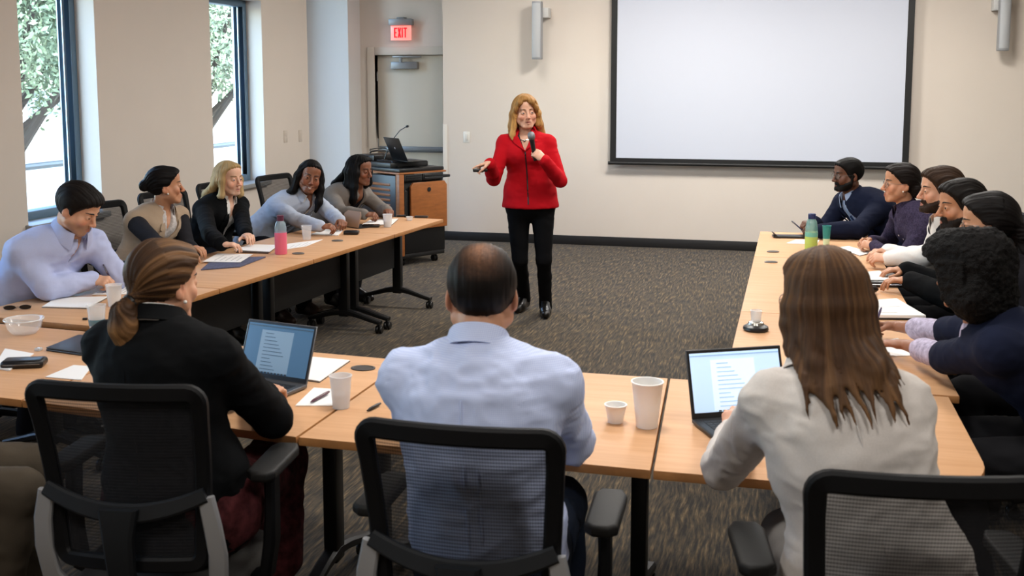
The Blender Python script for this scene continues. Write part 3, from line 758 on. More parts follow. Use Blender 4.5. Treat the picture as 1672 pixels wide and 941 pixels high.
# ---- head: local frame, +x the person's right, +y the face, +z up; eye level z = 0
def head_prims(sex='f', smile=0.0, mouth=0.0, jaw=1.0, nose=1.0):
    m = sex == 'm'; P = []
    P.append(ell((0, -.016, .034), (.0745, .094, .082), k=.01))
    P.append(ell((0, .026, -.022), (.060, .058, .078), k=.02))
    P.append(ell((0, .052, .055), (.052, .032, .04), k=.03))                                   # forehead
    jw = (.050 if m else .044)*jaw
    for s in (-1, 1):
        P.append(cap((s*jw*1.12, .0, -.058), (s*.022, .064, -.098 if m else -.096), .020 if m else .017, .015, k=.022))
        P.append(ell((s*.040, .056, -.028), (.024, .022, .022), k=.02))                      # cheekbone
        P.append(cap((s*.058, .0, -.02), (s*.05, .03, -.06), .018, .016, k=.02))
    P.append(ell((0, .030, -.075), (.036, .044, .034), k=.02))
    P.append(ell((0, .070, -.097), (.017 if m else .014, .015, .014), k=.016))                # chin
    P.append(cap((-.030, .0745, .021), (.030, .0745, .021), .0125 if m else .010, k=.014))    # brow
    for s in (-1, 1): P.append(ell((s*.0315, .094, .001), (.018, .017, .0135), k=.012, op='-'))
    P.append(ell((0, .068, -.066), (.026, .022, .024), k=.016))
    P.append(cap((0, .084, .012), (0, .1045, -.030), .0068, .0098*nose, k=.010))
    P.append(ell((0, .1055, -.034), (.0105*nose, .0095, .0085), k=.006))
    for s in (-1, 1): P.append(ell((s*.0115*nose, .096, -.037), (.0070, .009, .0068), k=.006))
    # eyelids around each eyeball, then the opening between them
    for s in (-1, 1):
        P.append(ell((s*.0315, .0735, .0), (.0150, .0148, .0135), k=.005))
        P.append(ell((s*.0318, .0880, -.0006), (.0132, .0085, .0035), k=.002, op='-'))
    w = .021+.006*smile; up_ = .006*smile
    zl = -.0655
    for s in (-1, 1):
        P.append(cap((0, .0890, zl+.004), (s*w, .0765-.004*smile, zl+up_), .0056, .0030, k=.005))
        P.append(cap((0, .0885, zl-.006-.008*mouth), (s*w*.9, .0765-.004*smile, zl-.002+up_-.003*mouth), .0066, .0030, k=.005))
        P.append(cap((0, .0960-.004*mouth, zl-.0012-.004*mouth), (s*w*.95, .0805-.004*smile-.003*mouth, zl-.0005+up_-.001*mouth), .0018+.0046*mouth, .0010+.0022*mouth, k=.002, op='-'))
        if smile > .3: P.append(ell((s*.040, .062, -.042), (.017, .015, .014), k=.014))
    R = None
    for s in (-1, 1):      # ears
        a = math.radians(18)*s; R = np.array(Matrix.Rotation(math.radians(22)*s, 3, 'Z') @ Matrix.Rotation(math.radians(-10), 3, 'X'))
        P.append(ell((s*.0775, -.012, -.010), (.0075, .018, .030), R, k=.006))
        P.append(ell((s*.086, -.007, -.004), (.007, .0095, .016), R, k=.005, op='-'))
        P.append(ell((s*.0745, -.004, -.034), (.006, .008, .009), k=.006))
    return P
def xf_prims(P, R, c, s):
    """head-local prims placed in the world (rotation R, centre c, scale s)"""
    out = []
    for p in P:
        if p.kind == 'cap': q = Prim('cap', c+R @ (p.a*s), c+R @ (p.b*s), p.r1*s, p.r2*s, p.k*s, p.op, None if p.u is None else R @ p.u, p.fu, p.fv)
        else: q = Prim('ell', c+R @ (p.a*s), None, p.r1*s, 0, p.k*s, p.op, R=R @ p.R)
        out.append(q)
    return out
def rot_frame(yaw, pitch=0.0, roll=0.0):
    """columns right, forward, up; yaw the facing angle in degrees from +x, pitch up positive, roll to the person's right positive"""
    a, p, r = math.radians(yaw), math.radians(pitch), math.radians(roll)
    f = np.array([math.cos(a)*math.cos(p), math.sin(a)*math.cos(p), math.sin(p)])
    rt = np.array([math.sin(a), -math.cos(a), 0.0]); up = np.cross(rt, f)
    rt2 = rt*math.cos(r)-up*math.sin(r); up2 = up*math.cos(r)+rt*math.sin(r)
    return np.stack([rt2, f, up2], 1)

# ---- hands
HAND_POSE = {'relaxed': [(22, 30, 18), (26, 32, 20), (30, 34, 20), (34, 36, 22)], 'flat': [(8, 10, 8)]*4,
             'pen': [(52, 44, 20), (58, 52, 30), (68, 66, 40), (74, 70, 42)], 'fist': [(68, 80, 50)]*4, 'grip': [(56, 68, 42)]*4,
             'type': [(24, 42, 22), (22, 44, 24), (24, 42, 24), (28, 40, 22)], 'point': [(4, 8, 4), (42, 46, 28), (58, 62, 36), (64, 66, 40)],
             'clasp': [(48, 52, 26), (50, 54, 28), (52, 54, 28), (54, 54, 28)]}
def hand_prims(W, d, n, side, pose='relaxed', s=1.0, thumb=None):
    """W wrist, d finger direction, n where the palm faces, side 'R' or 'L'"""
    d = unit(d); n = unit(np.asarray(n, float)-d*(np.asarray(n, float) @ d)); ts = np.cross(d, n)*(1 if side == 'R' else -1)
    P = []; W = np.asarray(W, float)
    P.append(Prim('cap', W-d*.012*s, W+d*.030*s, .021*s, .030*s, .012, u=ts, fu=1.15, fv=.62))
    P.append(Prim('cap', W+d*.026*s, W+d*.072*s, .030*s, .036*s, .012, u=ts, fu=1.08, fv=.40))
    P.append(ell(W+d*.034*s+ts*.020*s+n*.009*s, (.016*s, .016*s, .016*s), k=.012))
    curls = HAND_POSE[pose]; tips = []
    for i, (off, L, r, dz) in enumerate(((.0285, .070, .0088, -.004), (.0095, .079, .0092, 0), (-.0095, .073, .0086, -.003), (-.0275, .057, .0076, -.009))):
        p = W+d*(.082+dz)*s+ts*off*s; a = 0.0; sp = ts*(off*1.6 if pose in ('relaxed', 'flat', 'type') else off*.4)
        rr = r*s
        for j, (fr, c) in enumerate(zip((.46, .30, .24), curls[i])):
            a += math.radians(c); dr = unit(d*math.cos(a)+n*math.sin(a)+sp*(1 if j == 0 else .4))
            q = p+dr*(L*fr*s); P.append(cap(p, q, rr, rr*.90, k=.004 if j else .008)); p = q; rr *= .90
        tips.append(p)
    p = W+d*.022*s+ts*.026*s+n*.006*s
    if pose in ('pen', 'grip', 'fist', 'clasp'): dirs = [d*.75+ts*.45+n*.50, d*.85+ts*.0+n*.55, d*.85-ts*.35+n*.35]
    elif pose == 'point': dirs = [d*.7+ts*.55+n*.5, d*.9+ts*.1+n*.45, d*.9-ts*.2+n*.4]
    else: dirs = [d*.62+ts*.72+n*.22, d*.82+ts*.48+n*.15, d*.92+ts*.30+n*.10]
    rr = .0122*s
    for j, (L, dr) in enumerate(zip((.044, .032, .026), dirs)):
        q = p+unit(dr)*L*s; P.append(cap(p, q, rr, rr*.88, k=.010 if j == 0 else .004)); p = q; rr *= .88
    tips.append(p)
    return P, tips
def eval_pts(prims, P):
    g = np.full(len(P), .5)
    for p in prims:
        d = p.dist(P[:, 0], P[:, 1], P[:, 2]); k = p.k
        if p.op == '+': h = np.clip(.5+.5*(g-d)/k, 0, 1); g = g*(1-h)+d*h-k*h*(1-h)
        else: h = np.clip(.5-.5*(g+d)/k, 0, 1); g = g*(1-h)-d*h+k*h*(1-h)
    return g
def hit(prims, O, D, far=.35, step=.004):
    """first surface point along rays that start far out and travel inwards: O points, D outward directions"""
    O = np.asarray(O, float); D = np.asarray(D, float); best = np.zeros(len(O)); done = np.zeros(len(O), bool)
    for t in np.arange(far, -.1, -step):
        d = eval_pts(prims, O+D*t); new = (d < 0) & ~done; best[new] = t+step*.5; done |= new
    return O+D*best[:, None]
def skin_mat(): return mat('skin', '#c09070', .48, attr='Col', noise=.05, nscale=60, bump=.12, bscale=420, sss=.12, spec=.4, bdist=.001)
def rgb(c): return np.array(lin(c)[:3])

def ik(S, W, la, lb, pole):
    d = W-S; L = np.linalg.norm(d); k = max(1.0, L/((la+lb)*.995)); la, lb = la*k, lb*k
    u = d/L; x = (la*la-lb*lb+L*L)/(2*L); h = math.sqrt(max(1e-6, la*la-x*x))
    p = unit(pole-u*(pole @ u)); return S+u*x+p*h

def skeleton(sp):
    J = {}; sc = sp.get('sc', .95); hs = sp.get('hs', .96); sex = sp.get('sex', 'f'); m = sex == 'm'; g = sp.get('girth', 1.0)
    yaw = sp['yaw']; shy = sp.get('shyaw', yaw); ly, lp, lr = sp['look']
    f = v3(math.cos(math.radians(yaw)), math.sin(math.radians(yaw)), 0); r = v3(f[1], -f[0], 0)
    fs = v3(math.cos(math.radians(shy)), math.sin(math.radians(shy)), 0); rs = v3(fs[1], -fs[0], 0); up = v3(0, 0, 1)
    tilt = sp.get('shroll', 0.0); rs = unit(rs - up*math.tan(math.radians(tilt)))
    Hc = v3(*sp['head']); R = rot_frame(ly, lp, lr)
    Pc = v3(sp['base'][0], sp['base'][1], sp.get('zhip', .52))
    Hb = Hc+R @ v3(0, -.020, -.062)*hs
    Nb = Hc-fs*(.045 if 'neckback' not in sp else sp['neckback'])*sc-up*sp.get('neck', .150 if sex == 'm' else .150)*sc
    ctrl = (Pc+Nb)/2+up*.05-f*sp.get('hunch', .05)
    S = lambda t: (1-t)**2*Pc+2*t*(1-t)*ctrl+t*t*Nb
    dS = lambda t: unit(2*(1-t)*(ctrl-Pc)+2*t*(Nb-ctrl))
    J.update(sc=sc, hs=hs, m=m, g=g, f=f, r=r, fs=fs, rs=rs, up=up, Hc=Hc, R=R, Pc=Pc, Hb=Hb, Nb=Nb, S=S, dS=dS, sex=sex)
    tab = [(0, .165, .118), (.18, .160, .118), (.40, .150, .110), (.62, .162, .118), (.78, .166, .110), (.885, .110, .070)] if m else \
          [(0, .178, .120), (.18, .165, .114), (.42, .130, .098), (.62, .144, .106), (.78, .144, .096), (.885, .095, .060)]
    J['sec'] = [(t, a*sc*(g if t < .7 else (g+1)/2), b*sc*g) for t, a, b in tab]
    sw = sp.get('shw', .178 if m else .156)*sc
    shy_ = sp.get('shoulder_up', 0.0)
    J['arm'] = {}
    for s, sg in (('R', 1), ('L', -1)):
        Sh = S(.835)+rs*sg*sw+dS(.87)*shy_+fs*.012
        hd = sp.get('hands', {}).get(s)
        if hd is None: hd = dict(w=Sh+f*.25+r*sg*.02-up*.33, d=f, n=-up, pose='relaxed')
        W = v3(*hd['w']); d = unit(hd.get('d', f)); n = hd.get('n', -up); hsz = (.94 if m else .86)*sc*hd.get('s', 1.0)
        if over_table(W[0]+d[0]*.06, W[1]+d[1]*.06) and .6 < W[2] < .85:      # the hand rests on the table, not in it
            hp_ = hand_prims(W, d, n, s, hd.get('pose', 'relaxed'), hsz)[0]
            zl = min(min(q.a[2]-q.r1*min(1, q.fv), q.b[2]-q.r2*min(1, q.fv)) for q in hp_ if q.kind == 'cap')
            W[2] += max(-.015, ZT+hd.get('lift', .006)-zl)
        pole = v3(*hd['pole']) if 'pole' in hd else -up*.8+rs*sg*.55-fs*.35
        E = v3(*hd['e']) if 'e' in hd else ik(Sh, W, .285*sc, .250*sc, pole)
        if over_table(E[0], E[1], .05) and 'e' not in hd: E[2] = max(E[2], ZT+.062)
        J['arm'][s] = dict(S=Sh, E=E, W=W, d=d, n=n, pose=hd.get('pose', 'relaxed'), s=(.94 if m else .86)*sc*hd.get('s', 1.0))
    J['leg'] = {}
    for s, sg in (('R', 1), ('L', -1)):
        H = Pc+r*sg*.088*sc-up*.005
        lg = sp.get('legs', {}).get(s)
        if lg: K, A, T = v3(*lg['k']), v3(*lg['a']), v3(*lg['t'])
        else:
            K = H+f*.415*sc+r*sg*sp.get('kneeout', .03)+up*(.50-H[2]); A = v3(K[0], K[1], .085)+f*sp.get('shin', -.09)+r*sg*.01
            T = A+f*.145*sc+r*sg*.02; T[2] = .035
        J['leg'][s] = dict(H=H, K=K, A=A, T=T)
    return J
def torso_prims(J, e=0.0, t0=0, t1=1, shoulders=True, k=.04, she=0.0):
    P = []; sec = [q for q in J['sec'] if t0 <= q[0] <= t1]
    for (ta, ra, ba), (tb, rb, bb) in zip(sec, sec[1:]):
        w = (ta+tb)/2; u = unit(J['r']*(1-w)+J['rs']*w)
        P.append(Prim('cap', J['S'](ta), J['S'](tb), ra+e, rb+e, k, u=u, fu=1.0, fv=((ba+e)/(ra+e)+(bb+e)/(rb+e))/2))
    sc = J['sc']
    if shoulders:
        e0 = e; e = e+she
        for s in 'RL':
            Sh = J['arm'][s]['S']
            P.append(cap(J['Nb']-J['up']*.046, Sh+J['up']*.004, (.050 if J['m'] else .042)*sc+e, (.050 if J['m'] else .042)*sc+e, k=.05))
            P.append(cap(J['S'](.72)+(Sh-J['S'](.835))*.55, Sh, .062*sc+e, (.048 if J['m'] else .041)*sc+e, k=.035))
        e = e0
    if not J['m']:
        for sg in (-1, 1):
            c = J['S'](.66)+J['fs']*.072*sc+J['rs']*sg*.062*sc
            P.append(ell(c, v3(.062, .062, .062)*sc*J['g']+e, k=.04))
    elif J['g'] > 1.05: P.append(ell(J['S'](.25)+J['f']*.05, v3(.13, .13, .13)*sc+e, k=.05))
    return P
def arm_prims(J, s, e=0.0, upper=True, fore=True, cut=0.0, cuff=0.0, bell=0.0):
    a = J['arm'][s]; sc = J['sc']; m = J['m']; P = []
    ru0, ru1, rf1 = (.053, .043, .027) if m else (.046, .037, .0235)
    if upper: P.append(cap(a['S'], a['E'], ru0*sc+e, ru1*sc+e, k=.025))
    if fore:
        W = a['W']+unit(a['E']-a['W'])*cut
        M_ = a['E']*.6+W*.4
        P.append(cap(a['E'], M_, ru1*sc+e, (ru1*.97)*sc+e, k=.015)); P.append(cap(M_, W, ru1*.97*sc+e, (rf1+cuff)*sc+e+bell, k=.012))
    return P
def leg_prims(J, s, e=0.0, cut=0.0, flare=0.0):
    l = J['leg'][s]; sc = J['sc']; m = J['m']
    A = l['A']+unit(l['K']-l['A'])*cut
    th = (.088, .060, .056, .038) if m else (.092, .060, .054, .035)
    C = l['K']*.65+A*.35-J['f']*.012
    return [cap(l['H'], l['K'], th[0]*sc+e, th[1]*sc+e, k=.03), cap(l['K'], C, th[1]*.93*sc+e, th[2]*sc+e, k=.02), cap(C, A, th[2]*sc+e, th[3]*sc+e+flare, k=.015)]
def bounds(P, pad=.03):
    b = [p.bounds() for p in P if p.op == '+']; return np.min([q[0] for q in b], 0)-pad, np.max([q[1] for q in b], 0)+pad
def wrinkle(V, N, amp, seed, sx=1.0):
    P = V*sx; w = np.stack([vnoise(P*6+seed, seed), vnoise(P*6+9.1, seed+1), vnoise(P*6+4.3, seed+2)], 1)
    a = 1-np.abs(vnoise(P*np.array([13, 13, 21])+w*1.1, seed+3))*1.6; b = vnoise(P*np.array([24, 24, 34])+w, seed+4)
    c = 1-np.abs(vnoise((P+w*.03)*np.array([30, 30, 46]), seed+5))*1.8
    return V+N*(amp*(.75*a+.35*b+.30*c-.45))[:, None]
def garment(J, root, name, m, prims, amp=.004, base=.0085, cutfn=None, seed=1, late=(), relaxn=1):
    lo, hi = bounds(list(prims)+list(late)); ax = [axis_grid(lo[i], hi[i], base, []) for i in range(3)]
    f = field(prims, ax)
    if cutfn is not None:
        X, Y, Z = np.meshgrid(*ax, indexing='ij'); c = cutfn(np.stack([X, Y, Z], -1)); f = np.maximum(f, -c.astype(np.float32))
    if len(late):
        g = field(late, ax); h = np.clip(.5+.5*(f-g)/.025, 0, 1); f = f*(1-h)+g*h-.025*h*(1-h)
    V, Q = surface(f, ax); V = relax(V, Q, relaxn)
    if amp: V = wrinkle(V, vnormals(V, Q), amp, seed)
    o = mesh_np(name, V-np.array(root.location), Q, m, root)
    return o
def chest_frame(J, t):
    u, v = J['rs'], J['dS'](t)
    return J['S'](t), u, v, unit(np.cross(v, u))
def vcut(J, t0, w1, top=.30, bot=0.0):
    """opening of a jacket: closes at spine t0, widens to w1 and follows the spine up to the neck"""
    ts = np.linspace(max(0, t0-.05), 1.12, 46); C = np.array([J['S'](t) for t in ts]); Wd = np.array([chest_frame(J, t)[3] for t in ts]); u = J['rs']
    Ls = np.linalg.norm(J['Nb']-J['Pc'])
    def fn(P):
        sh = P.shape[:-1]; Q = P.reshape(-1, 3).astype(np.float32); best = np.full(len(Q), 1e9, np.float32); ti = np.zeros(len(Q), np.int32)
        for k in range(len(ts)):
            q = Q-C[k].astype(np.float32); q = q-(q @ u.astype(np.float32))[:, None]*u.astype(np.float32); d = np.abs(q @ J['dS'](ts[k]).astype(np.float32))+.15*np.linalg.norm(q, axis=1)
            m = d < best; best[m] = d[m]; ti[m] = k
        d = Q-C[ti]; a = d @ u; c = np.einsum('ij,ij->i', d, Wd[ti])
        qd = np.stack([J['dS'](t) for t in ts])[ti]; b = (ts[ti]-t0)*Ls+np.clip(np.einsum('ij,ij->i', d, qd), -.02, .02)
        wid = np.clip(b/top, 0, 1)**.85*w1*(1-.35*np.clip((b-top*.9)/.06, 0, 1))
        return np.maximum(np.maximum(np.abs(a)-wid, .012-c), -b).reshape(sh)
    return fn, None
def lapels(J, root, par, m, prims, t0, w1, top=.30, wide=.055, name='lapel', notch=True):
    off = np.array(root.location); Ls = np.linalg.norm(J['Nb']-J['Pc'])
    for s in (-1, 1):
        n = 15; A, B = [], []
        for i in range(n):
            b = min(top, (.97-t0)*Ls)*(i/(n-1))*.98; wi = (max(b, 0)/top)**.85*w1
            k = i/(n-1); lw = wide*min(1.0, k/.55+.08)
            if notch and .66 < k < .76: lw *= .55
            if k > .76: lw = wide*(.85-.35*(k-.76)/.24)
            A.append((s*(wi-.007), b)); B.append((s*(wi+lw), b+(.012 if k < .7 else 0)))
        pts = []
        for arr, e in ((A, .009), (B, .0115)):
            fr = [chest_frame(J, t0+b/Ls) for a, b in arr]
            O_ = np.array([f[0]+f[1]*a for f, (a, b) in zip(fr, arr)]); W_ = np.array([f[3] for f in fr]); H = hit(prims, O_, W_, far=.24); pts.append(H+W_*e)
        mid = (pts[0]+pts[1])/2+W_*.005
        V = np.concatenate([pts[0], mid, pts[1]])-off
        b = MB(); vv = [b.bm.verts.new(p) for p in V]
        for r_ in range(2):
            for i in range(n-1): b.bm.faces.new([vv[q] for q in (r_*n+i, r_*n+i+1, (r_+1)*n+i+1, (r_+1)*n+i)])
        b.build(name, m, par, solid=.0035, smooth=60)
def collar(J, root, par, m, r=.060, h=.030, drop=.030, gap=28, out=.022, name='collar', lift=.026, tip=.022):
    """folded collar round the neck: gap degrees left open on each side of the front"""
    sc = J['sc']*(1.0 if J['m'] else .90); ax_ = unit(J['Hb']-J['Nb']); ax_ = unit(ax_*.6+J['dS'](1)*.4); f = unit(J['fs']-ax_*(J['fs'] @ ax_)); rt = np.cross(f, ax_)
    C = J['Nb']+ax_*lift; n = 36; off = np.array(root.location); rows = []
    for i in range(n+1):
        a = math.radians(-180+gap+(360-2*gap)*i/n)       # 0 = back
        fr = (1-math.cos(a))/2; e = max(0.0, (abs(math.degrees(a))-(180-gap-45))/45)
        d = -f*math.cos(a)*1.06+rt*math.sin(a)
        prof = [(r, -.012), (r*.99, h*(1-.25*fr)), (r+.004, h*(1-.25*fr)+.003), (r+.009, h*(1-.25*fr)-.004), (r+out*.75, h*.25-drop*.5), (r+out+.006*fr, -drop*.55-tip*e-.012*fr)]
        rows.append([C+d*q*sc+ax_*z*sc+f*(.010*fr*(1 if z < h*.5 else .4)) for q, z in prof])
    b = MB(); R_ = [[b.bm.verts.new(p-off) for p in row] for row in rows]
    for i in range(n):
        for j in range(5): b.bm.faces.new((R_[i][j], R_[i+1][j], R_[i+1][j+1], R_[i][j+1]))
    return b.build(name, m, par, solid=.0025, smooth=70)
def shoe(J, root, s, m, heel=.0, top=.07):
    l = J['leg'][s]; A, T = l['A'], l['T']; d = unit(v3(T[0]-A[0], T[1]-A[1], 0)); sc = J['sc']
    P = [cap(v3(A[0], A[1], top)-d*.005, v3(A[0], A[1], .05+heel)-d*.03, .036*sc, .034*sc, k=.02), cap(v3(A[0], A[1], .045+heel)-d*.03, v3(A[0], A[1], .040)+d*.09, .034*sc, .038*sc, k=.02), cap(v3(A[0], A[1], .038)+d*.085, v3(A[0], A[1], .032)+d*.155, .038*sc, .028*sc, k=.02)]
    P.append(cap(v3(A[0], A[1], .105)+d*.0, v3(A[0], A[1], .052)+d*.095, .034*sc, .030*sc, k=.02))
    lo, hi = bounds(P); ax = [axis_grid(lo[i], hi[i], .006, []) for i in range(3)]
    fl = field(P, ax); Z = ax[2][None, None, :]; fl = np.maximum(fl, (.004-Z).astype(np.float32))
    V, Q = surface(fl, ax); return mesh_np('shoe', V-np.array(root.location), Q, m, root)

HAIRLINE = ([-.13, -.09, -.055, -.04, -.028, -.018, .0, .014, .03, .045, .060, .075, .10], [-.075, -.075, -.070, -.052, -.022, .012, .010, -.016, .008, .036, .056, .070, .076])
def hair_obj(J, root, style, col, m=None, thick=.012, locks=(), amp=.0025, mode='down', seed=3, line=HAIRLINE, base=.0045, bald=None, nprim=10, name='hair', tint=None, fringe=-.12, curls=0.0, mask=None, kk=.018, raise_=0.0, extra=None, collide=None, cmargin=0.0):
    locks = list(locks)
    if collide is not None:
        R, hs_ = J['R'], J['hs']; bk = R.T @ -J['fs']; rl = R.T @ J['rs']
        for p in locks:
            for end, rad in (('a', p.r1), ('b', p.r2)):
                q = getattr(p, end).copy()
                for _ in range(24):
                    d = eval_pts(collide, (J['Hc']+R @ (q*hs_))[None])[0]
                    if d > rad*.35+cmargin: break
                    q = q+(bk if q @ bk > -.03 else -bk)*.006
                setattr(p, end, q)
    hs = J['hs']; hp = [p for p in head_prims(J['sex']) if p.op == '+'][:nprim]
    hp = [hp[0], hp[1]]+[p for p in hp[2:]]
    L = list(locks)
    pts = np.array([[-.1, -.13, -.10], [.1, .13, .14]])
    lo, hi = pts[0]-thick, pts[1]+thick
    if L: l2, h2 = bounds(L, .02); lo, hi = np.minimum(lo, l2), np.maximum(hi, h2)
    ax = [axis_grid(lo[i], hi[i], base, []) for i in range(3)]
    f = field(hp, ax)
    X, Y, Z = ax[0][:, None, None], ax[1][None, :, None], ax[2][None, None, :]
    if mask is None:
        zl = np.interp(Y, line[0], line[1])+np.abs(X)*fringe+raise_+.0025*np.sin(X*310+1)+.002*np.sin(X*730+Y*500); md = (Z-zl)
    else: md = mask(X, Y, Z)
    T = thick*np.clip(md/.012, -1.2, 1)
    if bald: T = T-bald[2]*np.exp(-(((X-bald[0])**2+(Y-bald[1])**2)/bald[3]**2))*(Z > .05)
    f = (f-T).astype(np.float32)
    for p in L:
        g = field([p], ax); k = p.k; h = np.clip(.5+.5*(f-g)/k, 0, 1); f = f*(1-h)+g*h-k*h*(1-h)
    V, Q = surface(f, ax); V = relax(V, Q, 1 if name == 'beard' else 4)
    N = vnormals(V, Q)
    if mode == 'down': hc = np.stack([np.arctan2(V[:, 0], -(V[:, 1]+.01))*.09, V[:, 2], np.hypot(V[:, 0], V[:, 1])*.3], 1)
    elif mode == 'back': hc = np.stack([np.arctan2(V[:, 0], V[:, 2]+.03)*.08, V[:, 1]-.5*V[:, 2]*(V[:, 1] < -.06), V[:, 2]*.1], 1)
    else: hc = np.stack([V[:, 0], V[:, 1]*.8, V[:, 2]*.6], 1)
    if curls:
        d = vnoise(V*62, seed)*.5+vnoise(V*115+3, seed+1)*.45+vnoise(V*210, seed+2)*.25
        V = V+N*(curls*d)[:, None]
    elif amp:
        d = vnoise(hc*np.array([190, 12, 30])+7, seed)+.6*vnoise(hc*np.array([420, 20, 30]), seed+1)+.7*vnoise(hc*np.array([80, 7, 9]), seed+2)
        V = V+N*(amp*d)[:, None]
    c = rgb(col); C = np.ones((len(V), 4)); tn = vnoise(hc*np.array([260, 9, 20]), seed+5)
    C[:, :3] = c*(1+.22*tn)[:, None]
    if tint is not None:
        w = tint(V, hc)[:, None]; C[:, :3] = C[:, :3]*(1-w[:, :1])+w[:, :1]*rgb(extra)*(1+.2*tn)[:, None]
    Vw = J['Hc']+(V*hs) @ J['R'].T-np.array(root.location)
    mm = m or mat('hair', '#201814', .55, attr='Col', noise=.25, nscale=1.0, coord='hc', stretch=(420, 16, 30), spec=.11, bump=.35, bscale=1.0, bdist=.0015)
    return mesh_np(name, Vw, Q, mm, root, attrs={'Col': C, 'hc': hc})
def lock(pts, rads, k=.018):
    return [cap(np.array(a), np.array(b), r1, r2, k=k) for a, b, r1, r2 in zip(pts, pts[1:], rads, rads[1:])]
def eyes(J, root, iris, gaze=(0, 0)):
    hs, R = J['hs'], J['R']
    for s in (-1, 1):
        c = J['Hc']+R @ (v3(s*.0315, .0735, 0)*hs)
        g = Matrix.Rotation(math.radians(gaze[0]), 3, 'Z') @ Matrix.Rotation(math.radians(gaze[1]), 3, 'X')
        b = MB(); angs = [0.5, 9, 17, 30, 40, 42, 50, 65, 90, 130, 175]; r = .0126*hs; Rm = Matrix(R.tolist())
        rows = []
        for a in angs:
            a = math.radians(a); rows.append([b.bm.verts.new(Rm @ (g @ Vector((math.sin(a)*math.cos(t)*r, math.cos(a)*r*(1.04 if a < .5 else 1), math.sin(a)*math.sin(t)*r)))) for t in [2*math.pi*i/18 for i in range(18)]])
        for j in range(len(rows)-1):
            for i in range(18):
                fc = b.bm.faces.new((rows[j][i], rows[j][(i+1) % 18], rows[j+1][(i+1) % 18], rows[j+1][i])); fc.material_index = 0 if j >= 4 else (1 if j >= 2 else 2)
        bmesh.ops.recalc_face_normals(b.bm, faces=b.bm.faces)
        me = bpy.data.meshes.new('eye'); b.bm.to_mesh(me); b.bm.free()
        me.materials.append(mat('eye_white', '#d8d2cc', .15)); me.materials.append(mat('iris_'+iris[1:], iris, .1)); me.materials.append(mat('pupil', '#050505', .1))
        me.polygons.foreach_set('use_smooth', [True]*len(me.polygons))
        o = link(bpy.data.objects.new('eye', me), root); o.location = Vector(c)-root.location
def brows(J, root, hp, col, th=.0032, arch=.006):
    hs = J['hs']; off = np.array(root.location)
    for s in (-1, 1):
        n = 9; X = np.linspace(.012, .050, n); Zb = .0215+arch*np.sin(np.linspace(0, 2.6, n))-.002*np.linspace(0, 1, n)
        H = hit(hp, np.stack([s*X, np.zeros(n), Zb], 1), np.tile(v3(0, 1, 0), (n, 1)), far=.12, step=.0015)
        W = J['Hc']+(H*hs) @ J['R'].T-off
        MB().tube(W, [th*hs*q for q in (.7, 1, 1.1, 1.1, 1.05, .95, .8, .6, .3)], 6, ru=.55, rv=1.25).build('eyebrow', mat('brow_'+col[1:], col, .7), root)
def teeth(J, root, z=-.0692, w=.016):
    hs = J['hs']; n = 11; b = MB()
    def fn(u, v):
        x = (u*2-1)*w; y = .0884-.0140*(abs(u*2-1)**2.2); zz = z+.003*abs(u*2-1)**2-.0045+.009*v
        return Vector(J['Hc']+J['R'] @ (v3(x, y, zz)*hs)-np.array(root.location))
    b.grid(fn, n, 3); b.build('teeth', mat('teeth', '#e6e0d6', .25), root, solid=.002)
def glasses(J, root, col='#1a1a1c', w=.0235, h=.017, th=.0012, metal=0.0, yo=.0955):
    hs, R = J['hs'], J['R']; off = np.array(root.location)
    P = lambda x, y, z: Vector(J['Hc']+R @ (v3(x, y, z)*hs)-off)
    m = mat('frame_'+col[1:], col, .3, metal=metal); b = MB(); ln = []
    for s in (-1, 1):
        pts = []
        for i in range(24):
            a = 2*math.pi*i/24; q = 2.6; ca, sa = math.cos(a), math.sin(a)
            x = w*math.copysign(abs(ca)**(2/q), ca); z = h*math.copysign(abs(sa)**(2/q), sa); pts.append(P(s*.033+x, yo-abs(s*.033+x)*.16, z-.003))
        b.tube(pts, th*hs, 6, closed=True); ln.append(pts)
        b.tube([P(s*(.033+w), yo-.012, .004), P(s*.068, .07, .004), P(s*.079, .03, .003), P(s*.083, -.012, .0), P(s*.082, -.026, -.012)], th*.9*hs, 6)
    b.tube([P(-.010, yo-.002, .001), P(0, yo+.002, .004), P(.010, yo-.002, .001)], th*hs, 6)
    g = b.build('glasses', m, root)
    for pts in ln:
        q = MB(); vs_ = [q.bm.verts.new(p) for p in pts]; q.bm.faces.new(vs_); q.build('lens', mat('lens', '#ffffff', .03, alpha=.035, spec=.3), g, solid=.0008)
def beard(J, root, col, thick=.0055, moust=True, full=True):
    def mk(X, Y, Z):
        a = np.abs(X)
        top = -.030-.55*np.clip(Y-.01, 0, .06)+.6*np.clip(Y-.066, 0, .03)          # cheek line falls towards the mouth corner, rises to the lip
        d = np.minimum(top-Z, Y+.004)
        d = np.maximum(d, np.minimum(np.minimum(Y+.004, .018-Y), .026-Z))           # sideburn
        mo = np.minimum(np.minimum(-.0455-Z, Y-.068), .032-a)                         # moustache
        d = np.maximum(d, mo)
        lip = (np.sqrt((X/.021)**2+((Z+.0675)/.0085)**2)-1)*.008
        d = np.where(Y > .05, np.minimum(d, lip), d)
        return np.minimum(d, Z+.135)
    return hair_obj(J, root, 'beard', col, thick=thick, mask=mk, amp=.0012, base=.0035, name='beard', mode='short', seed=9, nprim=40)

